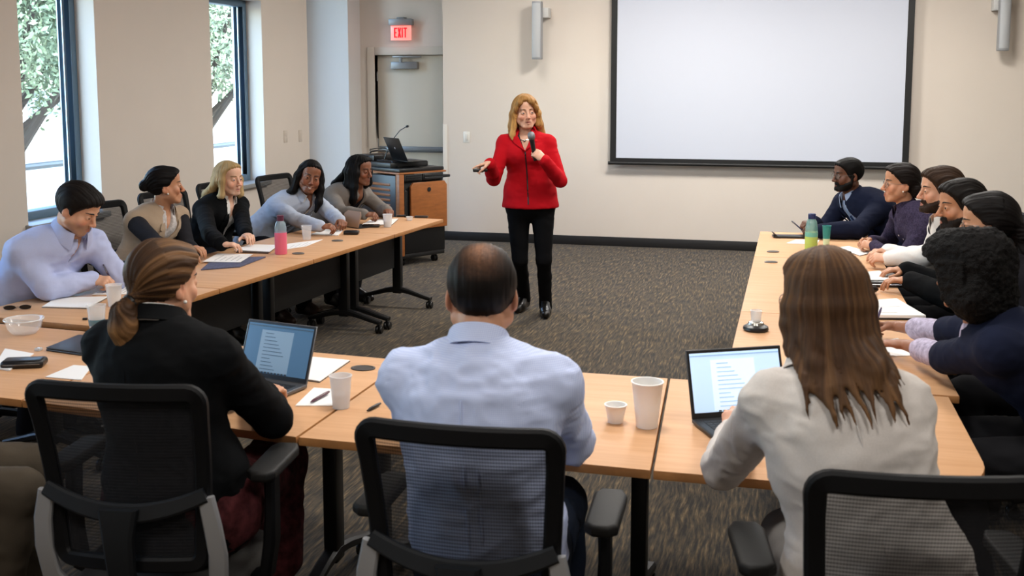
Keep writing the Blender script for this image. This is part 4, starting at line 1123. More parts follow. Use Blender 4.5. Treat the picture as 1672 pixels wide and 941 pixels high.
def person(sp, label):
    J = skeleton(sp); hs = J['hs']; sc = J['sc']
    hp = head_prims(J['sex'], sp.get('smile', 0), sp.get('mouth', 0), sp.get('jaw', 1.0), sp.get('nose', 1.0))
    J['hp'] = hp
    B = []
    B += torso_prims(J, -.012)
    for s in 'RL':
        B += arm_prims(J, s, -.004 if sp.get('sleeves', True) else 0.0); B += leg_prims(J, s, -.008)
        l = J['leg'][s]; B.append(cap(l['A'], l['A']*.3+l['T']*.7, .022*sc, .016*sc, k=.02))
    B.append(Prim('cap', J['Nb']-J['up']*.03, J['Hb'], (.056 if J['m'] else .047)*sc, (.055 if J['m'] else .047)*sc, .02, u=J['rs'], fu=1.0, fv=.98))
    B += xf_prims(hp, J['R'], J['Hc'], hs)
    fine = []; hl, hh = bounds(xf_prims(hp, J['R'], J['Hc'], hs), .004)
    tips = {}
    hb = []
    for s in 'RL':
        a = J['arm'][s]; P, tips[s] = hand_prims(a['W'], a['d'], a['n'], s, a['pose'], a['s']); B += P; hb.append(bounds(P, .004))
    J['tips'] = tips
    lo, hi = bounds(B); hv, dv = sp.get('res', .0032), .0036
    ax = [axis_grid(lo[i], hi[i], .010, [(hl[i], hh[i], hv)]+[(q[0][i], q[1][i], dv) for q in hb]) for i in range(3)]
    f = field(B, ax); V, Q = surface(f, ax); V = relax(V, Q, 1, .35)
    # skin tone with lips, warmer cheeks and nose
    base = rgb(sp.get('skin', '#c99a7c')); C = np.ones((len(V), 4)); C[:, :3] = base
    lv = ((V-J['Hc']) @ J['R'])/hs
    inh = (np.abs(lv) < .14).all(1)
    x, y, z = lv[:, 0], lv[:, 1], lv[:, 2]
    sm = sp.get('smile', 0)
    lipm = np.exp(-(x/.0175)**4)*np.exp(-((z+.0675-.005*sm*(x/.02)**2)/.0095)**4)*(y > .068)*inh
    lc = rgb(sp.get('lips', '#a8645a'))
    C[:, :3] = C[:, :3]*(1-.75*lipm[:, None])+.75*lipm[:, None]*lc
    ck = (np.exp(-((np.abs(x)-.042)/.02)**2-((z+.03)/.02)**2)*(y > .03)+.8*np.exp(-(x/.014)**2-((z+.033)/.012)**2)*(y > .09)+.7*np.exp(-((np.abs(x)-.08)/.012)**2-((z+.01)/.03)**2))*inh
    C[:, :3] *= 1+ck[:, None]*np.array([.10, -.12, -.14])
    inner = np.exp(-(x/.019)**4)*np.exp(-((z+.0668)/.0022)**2)*(y > .06)*inh*(.35 if sp.get('mouth', 0) < .2 else .8)
    C[:, :3] *= (1-inner)[:, None]
    if sp.get('stubble'):
        d = np.clip((-.036-z)/.02, 0, 1)*np.clip((y-.0)/.02, 0, 1)*(1-lipm)*inh*(z > -.13)+np.exp(-(x/.022)**4-((z+.052)/.007)**2)*(y > .07)*inh
        d = np.clip(d, 0, 1)*sp['stubble']; C[:, :3] = C[:, :3]*(1-d[:, None])+d[:, None]*rgb(sp.get('stubble_col', '#4a3a32'))
    base_pt = v3(sp['base'][0], sp['base'][1], 0)
    o = mesh_np('person', V-base_pt, Q, skin_mat(), None, attrs={'Col': C}); o.location = base_pt
    tag(o, label, 'person')
    J['root'] = o
    if sp.get('face', True):
        eyes(J, o, sp.get('iris', '#3a2416'), sp.get('gaze', (0, 0)))
        hpl = [p for p in hp]
        brows(J, o, hpl, sp.get('brow', '#241a14'), sp.get('browth', .0030))
        if sp.get('teeth'): teeth(J, o)
    return J
def cloth(name, col, rough=.9, amp=.06, sheen=.0, bump=.25, scale=900, noise_scale=300): return mat(name, col, rough, noise=amp, nscale=noise_scale, bump=bump, bscale=scale, sheen=sheen, spec=.12, bdist=.0006)
def trousers(J, m, seed=1, amp=.0035, e=.010, cut=.0, flare=.012):
    o = J['root']; P = (torso_prims(J, e, 0, .2, shoulders=False) if J['Pc'][2] > .7 else [])+[ell(J['Pc']-J['up']*.01-J['f']*.02, v3(.165, .14, .10)*J['sc']*J['g']+e, R=np.stack([J['r'], J['f'], J['up']], 1), k=.05)]
    for s in 'RL': P += leg_prims(J, s, e, cut, flare)
    return garment(J, o, 'trousers', m, P, amp, .011, seed=seed)
def shirt(J, m, e=.006, open_=None, amp=.004, seed=2, sleeves=True, name='shirt', t0=0, cuff=.004, cut=.004, col=True, cutfn=None, base=.0085, colr=.060, gap=28, colm=None, arms='RL', **ck):
    o = J['root']; P = torso_prims(J, e, t0, 1, she=0 if sleeves else -.009)
    A = []
    if open_ and not sleeves: base, amp = .0058, .002
    if sleeves:
        for s in arms: A += arm_prims(J, s, e, cut=cut, cuff=cuff)
    if open_: cutfn = vcut(J, open_[0], open_[1], open_[2])[0]
    g = garment(J, o, name, m, P, amp, base, seed=seed, cutfn=cutfn, late=A)
    if col: collar(J, o, g, colm or m, r=colr, gap=gap, **ck)
    J['shirt_prims'] = P
    return g
def jacket(J, m, e=.016, amp=.0035, seed=5, t0=.42, w1=.062, top=.27, wide=.055, cut=.015, lap=True, colr=.072, name='jacket', sleeves=True, hem=True, gap=62, base=.0070, colout=.024, lapm=None, coll=True):
    o = J['root']; P = torso_prims(J, e, 0, 1)
    if hem: P.append(ell(J['Pc']-J['up']*.03-J['f']*.01, v3(.175, .135, .09)*J['sc']*J['g']+e, R=np.stack([J['r'], J['f'], J['up']], 1), k=.05))
    A = []
    if sleeves:
        for s in 'RL': A += arm_prims(J, s, e-.002, cut=cut, cuff=.006)
    fn, fr = vcut(J, t0, w1, top)
    g = garment(J, o, name, m, P, amp, base, seed=seed, cutfn=fn, late=A)
    if lap: lapels(J, o, g, lapm or m, P, t0, w1, top, wide)
    if coll: collar(J, o, g, lapm or m, r=colr, h=.026, drop=.026, gap=gap, out=colout, tip=.0)
    J['jacket_prims'] = P+A
    return g
def buttons(J, par, prims, t0, t1, n, m, dx=0.0, r=.0048):
    for i in range(n):
        t = t0+(t1-t0)*i/max(1, n-1); O, u, v, w = chest_frame(J, t)
        p = hit(prims, [O+u*dx], [w], far=.25)[0]+w*.002
        q = Vector(w).to_track_quat('Z', 'Y').to_matrix().to_4x4()
        MB().lathe([(r*.6, -.001), (r, 0), (r, .0015), (r*.7, .0022)], 12, Matrix.Translation(Vector(p)-J['root'].location) @ q).build('button', m, par)
def ribbon(J, par, prims, path, name, m, rad=.0025, off=.002, n=24, fu=1.0):
    """thin seam, placket or zip lying on a garment: path = [(t, x)] along the front (or back when t < 0 side flag)"""
    pts = []
    for (t, x, sg) in path:
        O, u, v, w = chest_frame(J, t); pts.append(hit(prims, [O+u*x], [w*sg], far=.26)[0]+w*sg*off)
    MB().tube([Vector(p)-J['root'].location for p in pts], rad, 6).build(name, m, par)
# ------------------------------------------------------------------ the people
def add(p, x=0, y=0, z=0): return v3(p[0]+x, p[1]+y, p[2]+z)
def hd(pix, z, d, n=(0, 0, -1), pose='relaxed', **k): p = atz(pix[0], pix[1], z); return dict(w=p, d=d, n=n, pose=pose, **k)
SUIT = cloth('black_suiting', '#08090b'); NAVY = cloth('navy_suiting', '#12172a'); DARKTR = cloth('charcoal_trousers', '#151518')
WHITE = cloth('white_cotton', '#dcd8d4'); JEANS = cloth('dark_denim', '#1d2534'); LSHOE = mat('black_leather', '#0e0d0d', .3); BSHOE = mat('brown_leather', '#3a2418', .4)
PALEBLUE = cloth('pale_blue_cotton', '#b4bde0', amp=.04); BTN = mat('shirt_button', '#e2e0dc', .3); BTND = mat('dark_button', '#151515', .3)
def shoes(J, m, **k): [shoe(J, J['root'], s, m, **k) for s in 'RL']
def curtain(angs, r0=.076, r=.088, L=-.22, w=.022, back=-.012, z0=.05, spread=1.0, rr=None, taper=.4, out=.0):
    """hanging hair: tapered locks round the head (0 degrees is the back)"""
    P = []; rg = random.Random(len(angs)*7+int(sum(angs)))
    for a in angs:
        q = math.radians(a); x, y = math.sin(q), -math.cos(q); l = L(a) if callable(L) else L; l += rg.uniform(-.012, .012); k = rg.uniform(-.006, .006)
        pts = [(x*r0*.95, y*r0*1.12+back, z0), (x*r, y*r*1.08+back, z0-.06), (x*(r+.004+out*.3)+k, y*(r*1.02)+back, (z0-.06)*.4+l*.45), (x*(r*spread+out)+k*1.5, y*r*.95*spread+back, l*.82), (x*(r*.98*spread+out)+k*2, y*r*.92*spread+back, l)]
        P += lock(pts, [w*.8, w, w*1.05, w*.85, w*taper])
    return P
LINE_F = ([-.13, -.09, -.055, -.04, -.028, -.016, .0, .02, .040, .058, .072, .10], [-.078, -.078, -.074, -.056, -.030, .004, .010, .020, .046, .066, .077, .083])
LINE_COVER = ([-.13, -.02, .0, .015, .030, .045, .060, .075, .1], [-.085, -.07, -.045, -.014, .030, .058, .074, .083, .088])

# 1 man writing, pale blue shirt
H = atx(128, 341, -3.17)
J = person(dict(base=(-3.62, 4.30), yaw=-10, shyaw=-26, head=H, look=(6, -30, 2), sex='m', hs=.97, skin='#cf9f82', stubble=.45, brow='#1a1412', hunch=.03, neckback=.095, neck=.135, sc=1.0,
    hands={'R': hd((150, 470), .70, (1, .25, -.1), (-.1, .5, -1), 'pen', pole=(-.3, -.9, -.5)), 'L': hd((190, 449), .705, (.75, -.75, -.1), (0, .0, -1), 'relaxed', pole=(.1, .7, -.9))}),
    'man in a pale blue button shirt writing with head bowed by the first window'); blue = J
trousers(J, DARKTR); g = shirt(J, PALEBLUE, e=.012, amp=.0055, open_=(.86, .014, .06), gap=24, colr=.072, lift=.050, h=.034); ribbon(J, g, J['shirt_prims'], [(.80-.05*i, 0, 1) for i in range(13)], 'placket', PALEBLUE, .005, .001)
buttons(J, g, J['shirt_prims'], .74, .35, 5, BTND); hair_obj(J, J['root'], 'short', '#16110f', thick=.016, mode='short', amp=.003, line=([-.13, -.09, -.055, -.04, -.028, -.018, .0, .014, .03, .045, .060, .075, .10], [-.075, -.075, -.070, -.052, -.022, .012, .010, -.014, .016, .038, .054, .064, .070])); shoes(J, LSHOE)
pk = hit(J['shirt_prims'], [J['S'](.66)+J['rs']*-.075], [chest_frame(J, .66)[3]], far=.25)[0]
place_chair(-3.68, 4.3, -6, 'black mesh office chair of the writing man in the pale blue shirt')

# 2 woman with the bun, tan waistcoat
H = atx(270, 304, -3.58)
TAN = cloth('tan_wool', '#a5907a'); DSL = cloth('charcoal_knit', '#232226')
J = person(dict(base=(-3.70, 5.62), yaw=-12, shyaw=-18, head=H, look=(38, 2, 0), sex='f', skin='#b98564', brow='#17110e', shw=.165, hs=.98, sc=1.0,
    hands={'R': hd((292, 424), .70, (1, .3, 0), pose='relaxed', pole=(-.2, -.4, -.9)), 'L': hd((314, 413), .70, (.9, -.3, 0), pose='relaxed', pole=(-.2, .35, -.9))}),
    'woman with a black hair bun in a tan jacket with black sleeves, seen in profile'); 
trousers(J, DARKTR); shirt(J, cloth('print_blouse', '#b9b3b0', amp=.25, noise_scale=70), e=.004, sleeves=False, gap=40, open_=(.70, .03, .15))
g = jacket(J, TAN, e=.014, sleeves=False, t0=.35, w1=.075, top=.30, wide=.045, gap=55)
sl = []
for s in 'RL': sl += arm_prims(J, s, .010, cut=.01, cuff=.004)
garment(J, J['root'], 'sleeve', DSL, sl, .003, .009, seed=4)
lk = lock([(0, -.09, .02), (0, -.122, .012)], [.035, .034], .02)+lock([(-.018, -.125, .02), (.018, -.128, .0)], [.024, .024], .01)
hair_obj(J, J['root'], 'bun', '#0f0c0c', thick=.014, mode='back', line=LINE_F, locks=lk, amp=.0025)
MB().sphere(tuple(J['Hc']+J['R'] @ v3(.080, .004, -.042)*J['hs']-np.array(J['root'].location)), .006, 10).build('earring', mat('pearl', '#d8d4cc', .2), J['root']); shoes(J, LSHOE)
place_chair(-3.72, 5.64, -8, 'black mesh office chair of the woman in the tan jacket')

# 3 blonde woman
H = atx(374, 292, -3.58)
J = person(dict(base=(-3.72, 6.42), yaw=-14, shyaw=-20, head=H, look=(-18, -2, 0), sex='f', skin='#dcae94', smile=.8, mouth=.25, brow='#8a6a48', iris='#54738a', lips='#b8695f', hs=.97, sc=1.0,
    hands={'R': hd((362, 410), .70, (.9, .35, 0), pose='relaxed', pole=(-.2, -.4, -.9), lift=.016), 'L': hd((402, 394), .70, (.7, -.7, 0), pose='relaxed', pole=(-.2, .4, -.9), lift=.016)}),
    'smiling blonde woman in a black blazer over a white blouse')
trousers(J, DARKTR); shirt(J, WHITE, e=.005, sleeves=False, gap=38, open_=(.66, .034, .18)); buttons(J, J['root'], J['shirt_prims'], .58, .36, 3, BTN)
jacket(J, SUIT, e=.015, t0=.22, w1=.075, top=.36, wide=.05, coll=True)
lk = curtain([-110, -92, -74, -56, -38, -20, 0, 20, 38, 56, 74, 92, 110], L=lambda a: -.20-.03*(abs(a) > 80), w=.021, r=.086)
hair_obj(J, J['root'], 'long', '#a98d62', locks=lk, collide=J['jacket_prims'], thick=.012, line=LINE_COVER, tint=lambda V, h: np.clip((-.02-V[:, 2])/.12, 0, 1)*.7, extra='#c9ae80', amp=.0022); shoes(J, LSHOE)
place_chair(-3.75, 6.38, -10, 'black mesh office chair of the blonde woman')

# 4 woman in the light blue blazer, looking at the camera
H = atx(506, 289, -3.22)
LBLUE = cloth('light_blue_twill', '#aeb6c6')
J = person(dict(base=(-3.66, 7.02), yaw=-18, shyaw=-28, shroll=6, head=H, look=(-56, -4, -14), sex='f', skin='#83543c', smile=1.0, mouth=.85, teeth=True, lips='#8a4a44', brow='#0f0b0a', hs=.98, sc=1.0, neckback=.06, hunch=.07,
    hands={'R': hd((524, 378), .70, (.95, .25, 0), (0, .3, -1), 'clasp', pole=(-.2, -.8, -.6)), 'L': hd((556, 367), .71, (.6, -.8, 0), (-.3, .0, -1), 'clasp', pole=(.2, .8, -.6))}),
    'laughing woman in a light blue denim blazer leaning on the table and facing the camera')
trousers(J, DARKTR); shirt(J, WHITE, e=.004, sleeves=False, gap=40, open_=(.72, .03, .14)); g = jacket(J, LBLUE, e=.014, amp=.005, t0=.28, w1=.05, top=.32, wide=.04, colr=.066, colout=.03, gap=46)
lk = curtain([-104, -86, -66, -46], L=-.13, w=.020)+curtain([-26, 0, 26, 46, 66, 86, 104], L=lambda a: -.20-.0006*a, w=.022)
lk += lock([(-.075, .01, .03), (-.092, .03, -.07), (-.095, .055, -.16), (-.085, .075, -.23)], [.018, .024, .026, .012])
hair_obj(J, J['root'], 'long', '#0d0a0a', locks=lk, collide=J['jacket_prims'], thick=.010, line=LINE_COVER, amp=.0022); shoes(J, BSHOE)
place_chair(-3.72, 7.06, -10, 'black mesh office chair of the woman in the light blue blazer')

# 5 woman in the grey blazer
H = atx(588, 279, -3.10)
TAUPE = cloth('taupe_wool', '#77706a')
J = person(dict(base=(-3.52, 7.62), yaw=-18, shyaw=-26, head=H, look=(-14, -4, 0), sex='f', skin='#7a4e38', smile=.2, lips='#7a443c', brow='#0f0b0a', hs=.96, sc=1.0, hunch=.06,
    hands={'R': hd((596, 358), .70, (1, .2, 0), (0, .3, -1), 'pen', pole=(-.2, -.8, -.6)), 'L': hd((632, 350), .71, (.6, -.8, 0), (0, 0, -1), 'clasp', pole=(.2, .8, -.6))}),
    'woman with long wavy black hair in a taupe blazer next to the lectern')
trousers(J, DARKTR); shirt(J, cloth('black_top', '#15141a'), e=.004, sleeves=False, col=False, open_=(.72, .035, .14)); jacket(J, TAUPE, e=.014, t0=.30, w1=.07, top=.32, wide=.035, coll=False)
lk = curtain([-112, -92, -72, -50, -28, -8, 14, 36, 58, 80, 100, 114], L=lambda a: -.24-.03*math.sin(a*.08), w=.025, r=.092, spread=1.08)
hair_obj(J, J['root'], 'wavy', '#0d0b0b', locks=lk, collide=J['jacket_prims'], thick=.014, line=LINE_COVER, amp=.004); shoes(J, LSHOE)
b_ = J['S'](.60)+J['fs']*.13*J['sc']
place_chair(-3.60, 7.73, -10, 'black mesh office chair of the woman in the taupe blazer')

# 6 man with glasses at the far end of the right side
H = atx(1384, 286, .455)
J = person(dict(base=(.86, 7.48), yaw=212, shyaw=216, head=H, look=(204, -2, 0), sex='m', skin='#5f3c2a', smile=.35, brow='#0c0908', lips='#6a4038', hs=.98, sc=1.02, hunch=.05,
    hands={'L': hd((1336, 383), .70, (-1, .15, .1), (.2, .6, -1), 'pen', pole=(.2, -.8, -.6)), 'R': hd((1330, 374), .70, (-.9, -.45, 0), (0, 0, -1), 'clasp', pole=(.2, .9, -.5))}),
    'man with glasses and a navy suit jacket at the far end of the right side'); black = J
trousers(J, DARKTR); shirt(J, cloth('steel_blue_cotton', '#8795b0'), e=.005, sleeves=False, gap=24); g = jacket(J, NAVY, e=.017, t0=.30, w1=.085, top=.30, wide=.06)
ribbon(J, g, J['shirt_prims'], [(.86-.05*i, 0, 1) for i in range(11)], 'necktie', cloth('navy_silk', '#22304c', rough=.4), .019, -.010)
hair_obj(J, J['root'], 'short', '#0d0b0a', thick=.008, mode='short', amp=.0012); beard(J, J['root'], '#0f0c0b', thick=.006); glasses(J, J['root'], '#2a2422'); shoes(J, LSHOE)
place_chair(.90, 7.50, 205, 'black mesh office chair of the man in the navy suit')

# 7 woman in the purple shirt
H = atx(1470, 300, .70)
J = person(dict(base=(.98, 6.38), yaw=196, shyaw=200, head=H, look=(190, 0, 0), sex='f', skin='#b98566', smile=.5, brow='#1a1210', hs=.97, sc=1.02, shw=.168,
    hands={'L': hd((1428, 404), .71, (-.9, .3, .1), (.2, .6, -1), 'pen', pole=(.2, -.8, -.6)), 'R': hd((1424, 396), .72, (-.9, -.3, 0), (.2, -.6, -.8), 'clasp', pole=(.2, .9, -.5))}),
    'woman with glasses in a dark purple dotted shirt')
trousers(J, DARKTR); g = shirt(J, cloth('purple_print', '#332c40', amp=.5, noise_scale=110), e=.012, amp=.005, gap=26, open_=(.80, .02, .08))
buttons(J, g, J['shirt_prims'], .76, .40, 6, mat('pearl_button', '#c8b8b8', .3))
lk = lock([(-.05, -.085, -.03), (.05, -.085, -.03)], [.032, .032], .02)+lock([(-.04, -.085, -.06), (.04, -.085, -.06)], [.026, .026], .02)
hair_obj(J, J['root'], 'rolled', '#17110f', thick=.015, mode='back', line=LINE_F, locks=lk, amp=.0025); glasses(J, J['root'], '#6b6560', metal=.6)
MB().sphere(tuple(J['Hc']+J['R'] @ v3(-.080, .004, -.042)*J['hs']-np.array(J['root'].location)), .005, 10).build('earring', mat('pearl', '#d8d4cc', .2), J['root']); shoes(J, LSHOE)
place_chair(1.02, 6.44, 188, 'black mesh office chair of the woman in the purple shirt')

# 8 bearded man, white shirt and dark waistcoat
H = atx(1535, 312, .80)
J = person(dict(base=(1.10, 5.76), yaw=188, shyaw=194, head=H, look=(190, 0, 0), sex='m', skin='#c69478', brow='#2a1c14', hs=1.0, sc=1.02,
    hands={'L': hd((1452, 432), .70, (-1, .1, .05), (.1, .6, -1), 'clasp', pole=(.3, -.35, -.9)), 'R': hd((1450, 420), .70, (-.9, -.3, 0), pose='relaxed', pole=(.3, .4, -.9))}),
    'bearded man with brown hair in a white shirt and dark waistcoat')
trousers(J, DARKTR); shirt(J, WHITE, e=.010, amp=.005, gap=26); jacket(J, cloth('black_waistcoat', '#17171c'), e=.014, sleeves=False, t0=.30, w1=.07, top=.32, lap=False, coll=False)
hair_obj(J, J['root'], 'short', '#33241a', thick=.016, mode='short', amp=.003); beard(J, J['root'], '#2a1d16', thick=.010); shoes(J, LSHOE)
place_chair(1.14, 5.77, 186, 'black mesh office chair of the bearded man in the white shirt')

# 9 man with the short beard, black jacket
H = atx(1568, 337, .82)
J = person(dict(base=(1.12, 5.10), yaw=186, shyaw=192, head=H, look=(196, -3, 0), sex='m', skin='#b07c5c', brow='#17110e', hs=1.0, sc=1.02, stubble=.8, stubble_col='#241a16',
    hands={'L': hd((1484, 470), .70, (-1, .1, 0), pose='relaxed', pole=(.3, -.3, -.9)), 'R': hd((1476, 452), .70, (-.9, -.2, 0), pose='relaxed', pole=(.3, .35, -.9))}),
    'dark-haired man with a trimmed beard in a black jacket')
trousers(J, DARKTR); shirt(J, WHITE, e=.005, sleeves=False, gap=26); jacket(J, SUIT, e=.018, t0=.34, w1=.06)
hair_obj(J, J['root'], 'short', '#15110f', thick=.017, mode='short', amp=.003); beard(J, J['root'], '#1c1512', thick=.004); shoes(J, LSHOE)
place_chair(1.16, 5.09, 184, 'black mesh office chair of the man in the black jacket')

# 10 woman with glasses and a dark ponytail
H = atx(1612, 366, .82)
J = person(dict(base=(1.12, 4.42), yaw=184, shyaw=184, head=H, look=(172, -4, 0), sex='f', skin='#b98a6c', brow='#17110e', hs=1.0, sc=1.0, shw=.145,
    hands={'L': dict(w=(.72, 4.36, .57), d=(-.9, .3, -.2), n=(0, 0, -1), pose='relaxed', pole=(.3, -.3, -.9)), 'R': dict(w=(.74, 4.54, .57), d=(-.9, -.3, -.2), n=(0, 0, -1), pose='relaxed', pole=(.3, .3, -.9))}),
    'woman with glasses and a black ponytail sitting behind the curly-haired woman')
for s in 'RL': pass
trousers(J, DARKTR); shirt(J, cloth('black_cardigan', '#17161b'), e=.012, col=False)
lk = lock([(0, -.085, .0), (0, -.125, -.04), (0, -.14, -.12), (0, -.135, -.22), (0, -.13, -.30)], [.04, .034, .036, .03, .012], .02)
hair_obj(J, J['root'], 'tied', '#0f0c0c', thick=.018, mode='back', line=LINE_F, locks=lk, amp=.0028); glasses(J, J['root'], '#4a4440', metal=.5); shoes(J, LSHOE)
place_chair(1.18, 4.41, 184, 'black mesh office chair of the woman with the black ponytail')

# 11 curly-haired woman, navy jacket
H = atx(1580, 447, .60)
J = person(dict(base=(.98, 3.58), yaw=178, shyaw=168, head=H, look=(138, -8, 0), sex='f', skin='#8f6048', brow='#17110e', hs=.98, sc=1.02, shw=.172, girth=1.06, hunch=.07,
    hands={'R': hd((1462, 541), .71, (-1, .1, 0), (.1, -.5, -1), 'pen', pole=(.3, .8, -.6)), 'L': hd((1478, 574), .705, (-1, .2, 0), (0, 0, -1), 'relaxed', pole=(.3, -.9, -.4))}),
    'woman with black curly hair in a navy jacket, back to the camera on the right')
curly = J
trousers(J, DARKTR)
LIL = cloth('lilac_print', '#a9a0b4', amp=.35, noise_scale=60)
P = torso_prims(J, .005, .3, 1)
for s in 'RL':
    a = J['arm'][s]; mid = a['E']*.42+a['W']*.58
    P += arm_prims(J, s, .008, fore=False); P.append(cap(a['E'], mid, .046, .043, k=.012))
J['shirt_prims'] = P
garment(J, J['root'], 'blouse', LIL, P, .004, .009, seed=3)
P = torso_prims(J, .018, 0, 1)
P.append(ell(J['Pc']-J['up']*.03, v3(.18, .14, .09)*J['sc'], R=np.stack([J['r'], J['f'], J['up']], 1), k=.05))
A = []
for s in 'RL':
    a = J['arm'][s]; A += arm_prims(J, s, .019, fore=False)
g = garment(J, J['root'], 'jacket', NAVY, P, .0045, .008, seed=8, cutfn=vcut(J, .3, .08, .3)[0], late=A); J['jacket_prims'] = P+A
hair_obj(J, J['root'], 'curly', '#0b0909', thick=.052, curls=.007, mode='short', line=([-.2, -.06, -.02, .02, .04, .06, .08, .12], [-.135, -.13, -.11, -.07, .02, .05, .062, .07]), nprim=40, locks=lock([(-.07, -.05, -.06), (.07, -.05, -.06)], [.065, .065], .05)+lock([(-.055, -.06, -.10), (.055, -.06, -.10)], [.055, .055], .05), m=mat('curly_hair', '#0b0909', .7, attr='Col', spec=.12, bump=.8, bscale=230, bdist=.005)); shoes(J, LSHOE)
place_chair(1.08, 3.60, 176, 'black mesh office chair of the curly-haired woman')

# 12 man in the pale blue check shirt, back to the camera
def check_mat():
    m = bpy.data.materials.new('blue_check_cotton'); m.use_nodes = True; nt = m.node_tree; L = nt.links; b = nt.nodes['Principled BSDF']
    tc = nt.nodes.new('ShaderNodeTexCoord'); sp = nt.nodes.new('ShaderNodeSeparateXYZ'); L.new(tc.outputs['Object'], sp.inputs[0]); outs = []
    for ax_, sc_ in (('X', 1500), ('Z', 1500)):
        a = nd(nt, 'ShaderNodeMath', operation='MULTIPLY'); a.inputs[1].default_value = sc_; L.new(sp.outputs[ax_], a.inputs[0])
        s = nd(nt, 'ShaderNodeMath', operation='SINE'); L.new(a.outputs[0], s.inputs[0]); outs.append(s.outputs[0])
    ad = nd(nt, 'ShaderNodeMath', operation='ADD'); L.new(outs[0], ad.inputs[0]); L.new(outs[1], ad.inputs[1])
    r = nt.nodes.new('ShaderNodeMapRange'); r.inputs['From Min'].default_value = -2; r.inputs['From Max'].default_value = 2; L.new(ad.outputs[0], r.inputs['Value'])
    mx = nd(nt, 'ShaderNodeMix', data_type='RGBA'); mx.inputs[6].default_value = lin('#aebbe2'); mx.inputs[7].default_value = lin('#cbd4ee'); L.new(r.outputs[0], mx.inputs[0]); L.new(mx.outputs[2], b.inputs['Base Color'])
    b.inputs['Roughness'].default_value = .85; b.inputs['Specular IOR Level'].default_value = .2
    return m
CHECK = check_mat()
H = aty(787, 480, 2.50)
J = person(dict(base=(-.66, 2.43), yaw=94, shyaw=96, head=H, look=(103, -4, 0), sex='m', skin='#bb886a', hs=1.02, sc=1.03, shw=.170, girth=1.04, face=False, hunch=.07, neckback=.065, neck=.128,
    hands={'R': dict(w=(-.60, 2.84, .705), d=(-.7, .7, 0), n=(0, 0, -1), pose='relaxed', e=aty(934, 722, 2.64)), 'L': dict(w=(-.80, 2.86, .705), d=(.6, .8, 0), n=(0, 0, -1), pose='relaxed', pole=(-1, -.2, -.75))}),
    'man in a pale blue check shirt with thinning dark hair, back to the camera'); mid = J
trousers(J, JEANS); g = shirt(J, CHECK, e=.014, amp=.007, gap=24, colr=.062)
ribbon(J, g, J['shirt_prims'], [(.78-.05*i, -.016, -1) for i in range(14)], 'box_pleat', CHECK, .003, -.001); ribbon(J, g, J['shirt_prims'], [(.78-.05*i, .016, -1) for i in range(14)], 'box_pleat', CHECK, .003, -.001)
hair_obj(J, J['root'], 'short', '#15110f', thick=.010, mode='short', amp=.0016, tint=lambda V, h: .9*np.exp(-((V[:, 0]/.034)**2+((V[:, 1]+.066)/.040)**2))*np.clip((V[:, 2]-.04)/.02, 0, 1)*(.8+.35*vnoise(V*260, 3)), extra='#8a5f44'); shoes(J, LSHOE)
place_chair(-.665, 2.44, 92, 'black mesh office chair in the near row, of the man in the check shirt')

# 13 woman with the brown ponytail, black blazer
H = aty(269, 462, 2.56)
J = person(dict(base=(-1.565, 2.53), yaw=98, shyaw=84, head=H, look=(72, -6, 0), sex='f', skin='#c79577', hs=.95, sc=1.06, shw=.160, hunch=.05, lips='#a8655a', neck=.105,
    hands={'R': dict(w=aty(428, 642, 2.93), d=(.1, 1, .05), n=(-.1, .1, -1), pose='type', e=aty(446, 684, 2.70)), 'L': dict(w=(-1.62, 2.93, .70), d=(.3, 1, 0), n=(0, 0, -1), pose='type', pole=(-.9, -.3, -.5))}),
    'woman with a low brown ponytail in a black blazer, back to the camera'); pony = J
P = torso_prims(J, .012, 0, .2, shoulders=False)+[ell(J['Pc']-J['up']*.01, v3(.18, .16, .10), R=np.stack([J['r'], J['f'], J['up']], 1), k=.05)]
for s in 'RL': l = J['leg'][s]; P += [cap(l['H'], l['K'], .10, .085, k=.10), cap(l['K'], l['K']*.3+l['A']*.7, .082, .085, k=.05)]
garment(J, J['root'], 'skirt', cloth('red_print', '#4a2224', amp=.7, noise_scale=28), P, .005, .011, seed=12)
shirt(J, WHITE, e=.004, sleeves=False, gap=40, open_=(.70, .03, .15)); g = jacket(J, SUIT, e=.018, amp=.005, t0=.28, w1=.06, top=.34, gap=50, colr=.070)
ribbon(J, g, J['jacket_prims'], [(.84-.06*i, 0, -1) for i in range(13)], 'back_seam', SUIT, .002, -.001)
lk = lock([(0, -.092, -.03), (0, -.112, -.046)], [.030, .020], .02)
lk += lock([(0, -.118, -.050), (.004, -.140, -.075), (.006, -.142, -.115), (.004, -.128, -.150), (.0, -.118, -.172)], [.020, .034, .038, .030, .010], .012)
lk += lock([(.008, -.125, -.06), (.026, -.138, -.10), (.024, -.128, -.145), (.02, -.12, -.165)], [.014, .022, .018, .005], .008)+lock([(-.008, -.125, -.06), (-.022, -.138, -.10), (-.022, -.125, -.14), (-.018, -.118, -.16)], [.014, .022, .018, .005], .008)
hair_obj(J, J['root'], 'ponytail', '#3a281b', thick=.015, mode='back', line=LINE_F, locks=lk, amp=.0030, base=.004, tint=lambda V, h: np.clip(.42*vnoise(h*np.array([150, 5, 5]), 8)+np.clip((-.085-V[:, 2])/.07, 0, .7)*(V[:, 1] < -.1), 0, 1), extra='#a0744a')
MB().tube([tuple(J['Hc']+J['R'] @ v3(.020*math.cos(a), -.113-.006*math.sin(a), -.048+.018*math.sin(a))-np.array(J['root'].location)) for a in np.linspace(0, 6.28, 14)[:-1]], .006, 6, closed=True).build('hair_tie', LSHOE, J['root'])
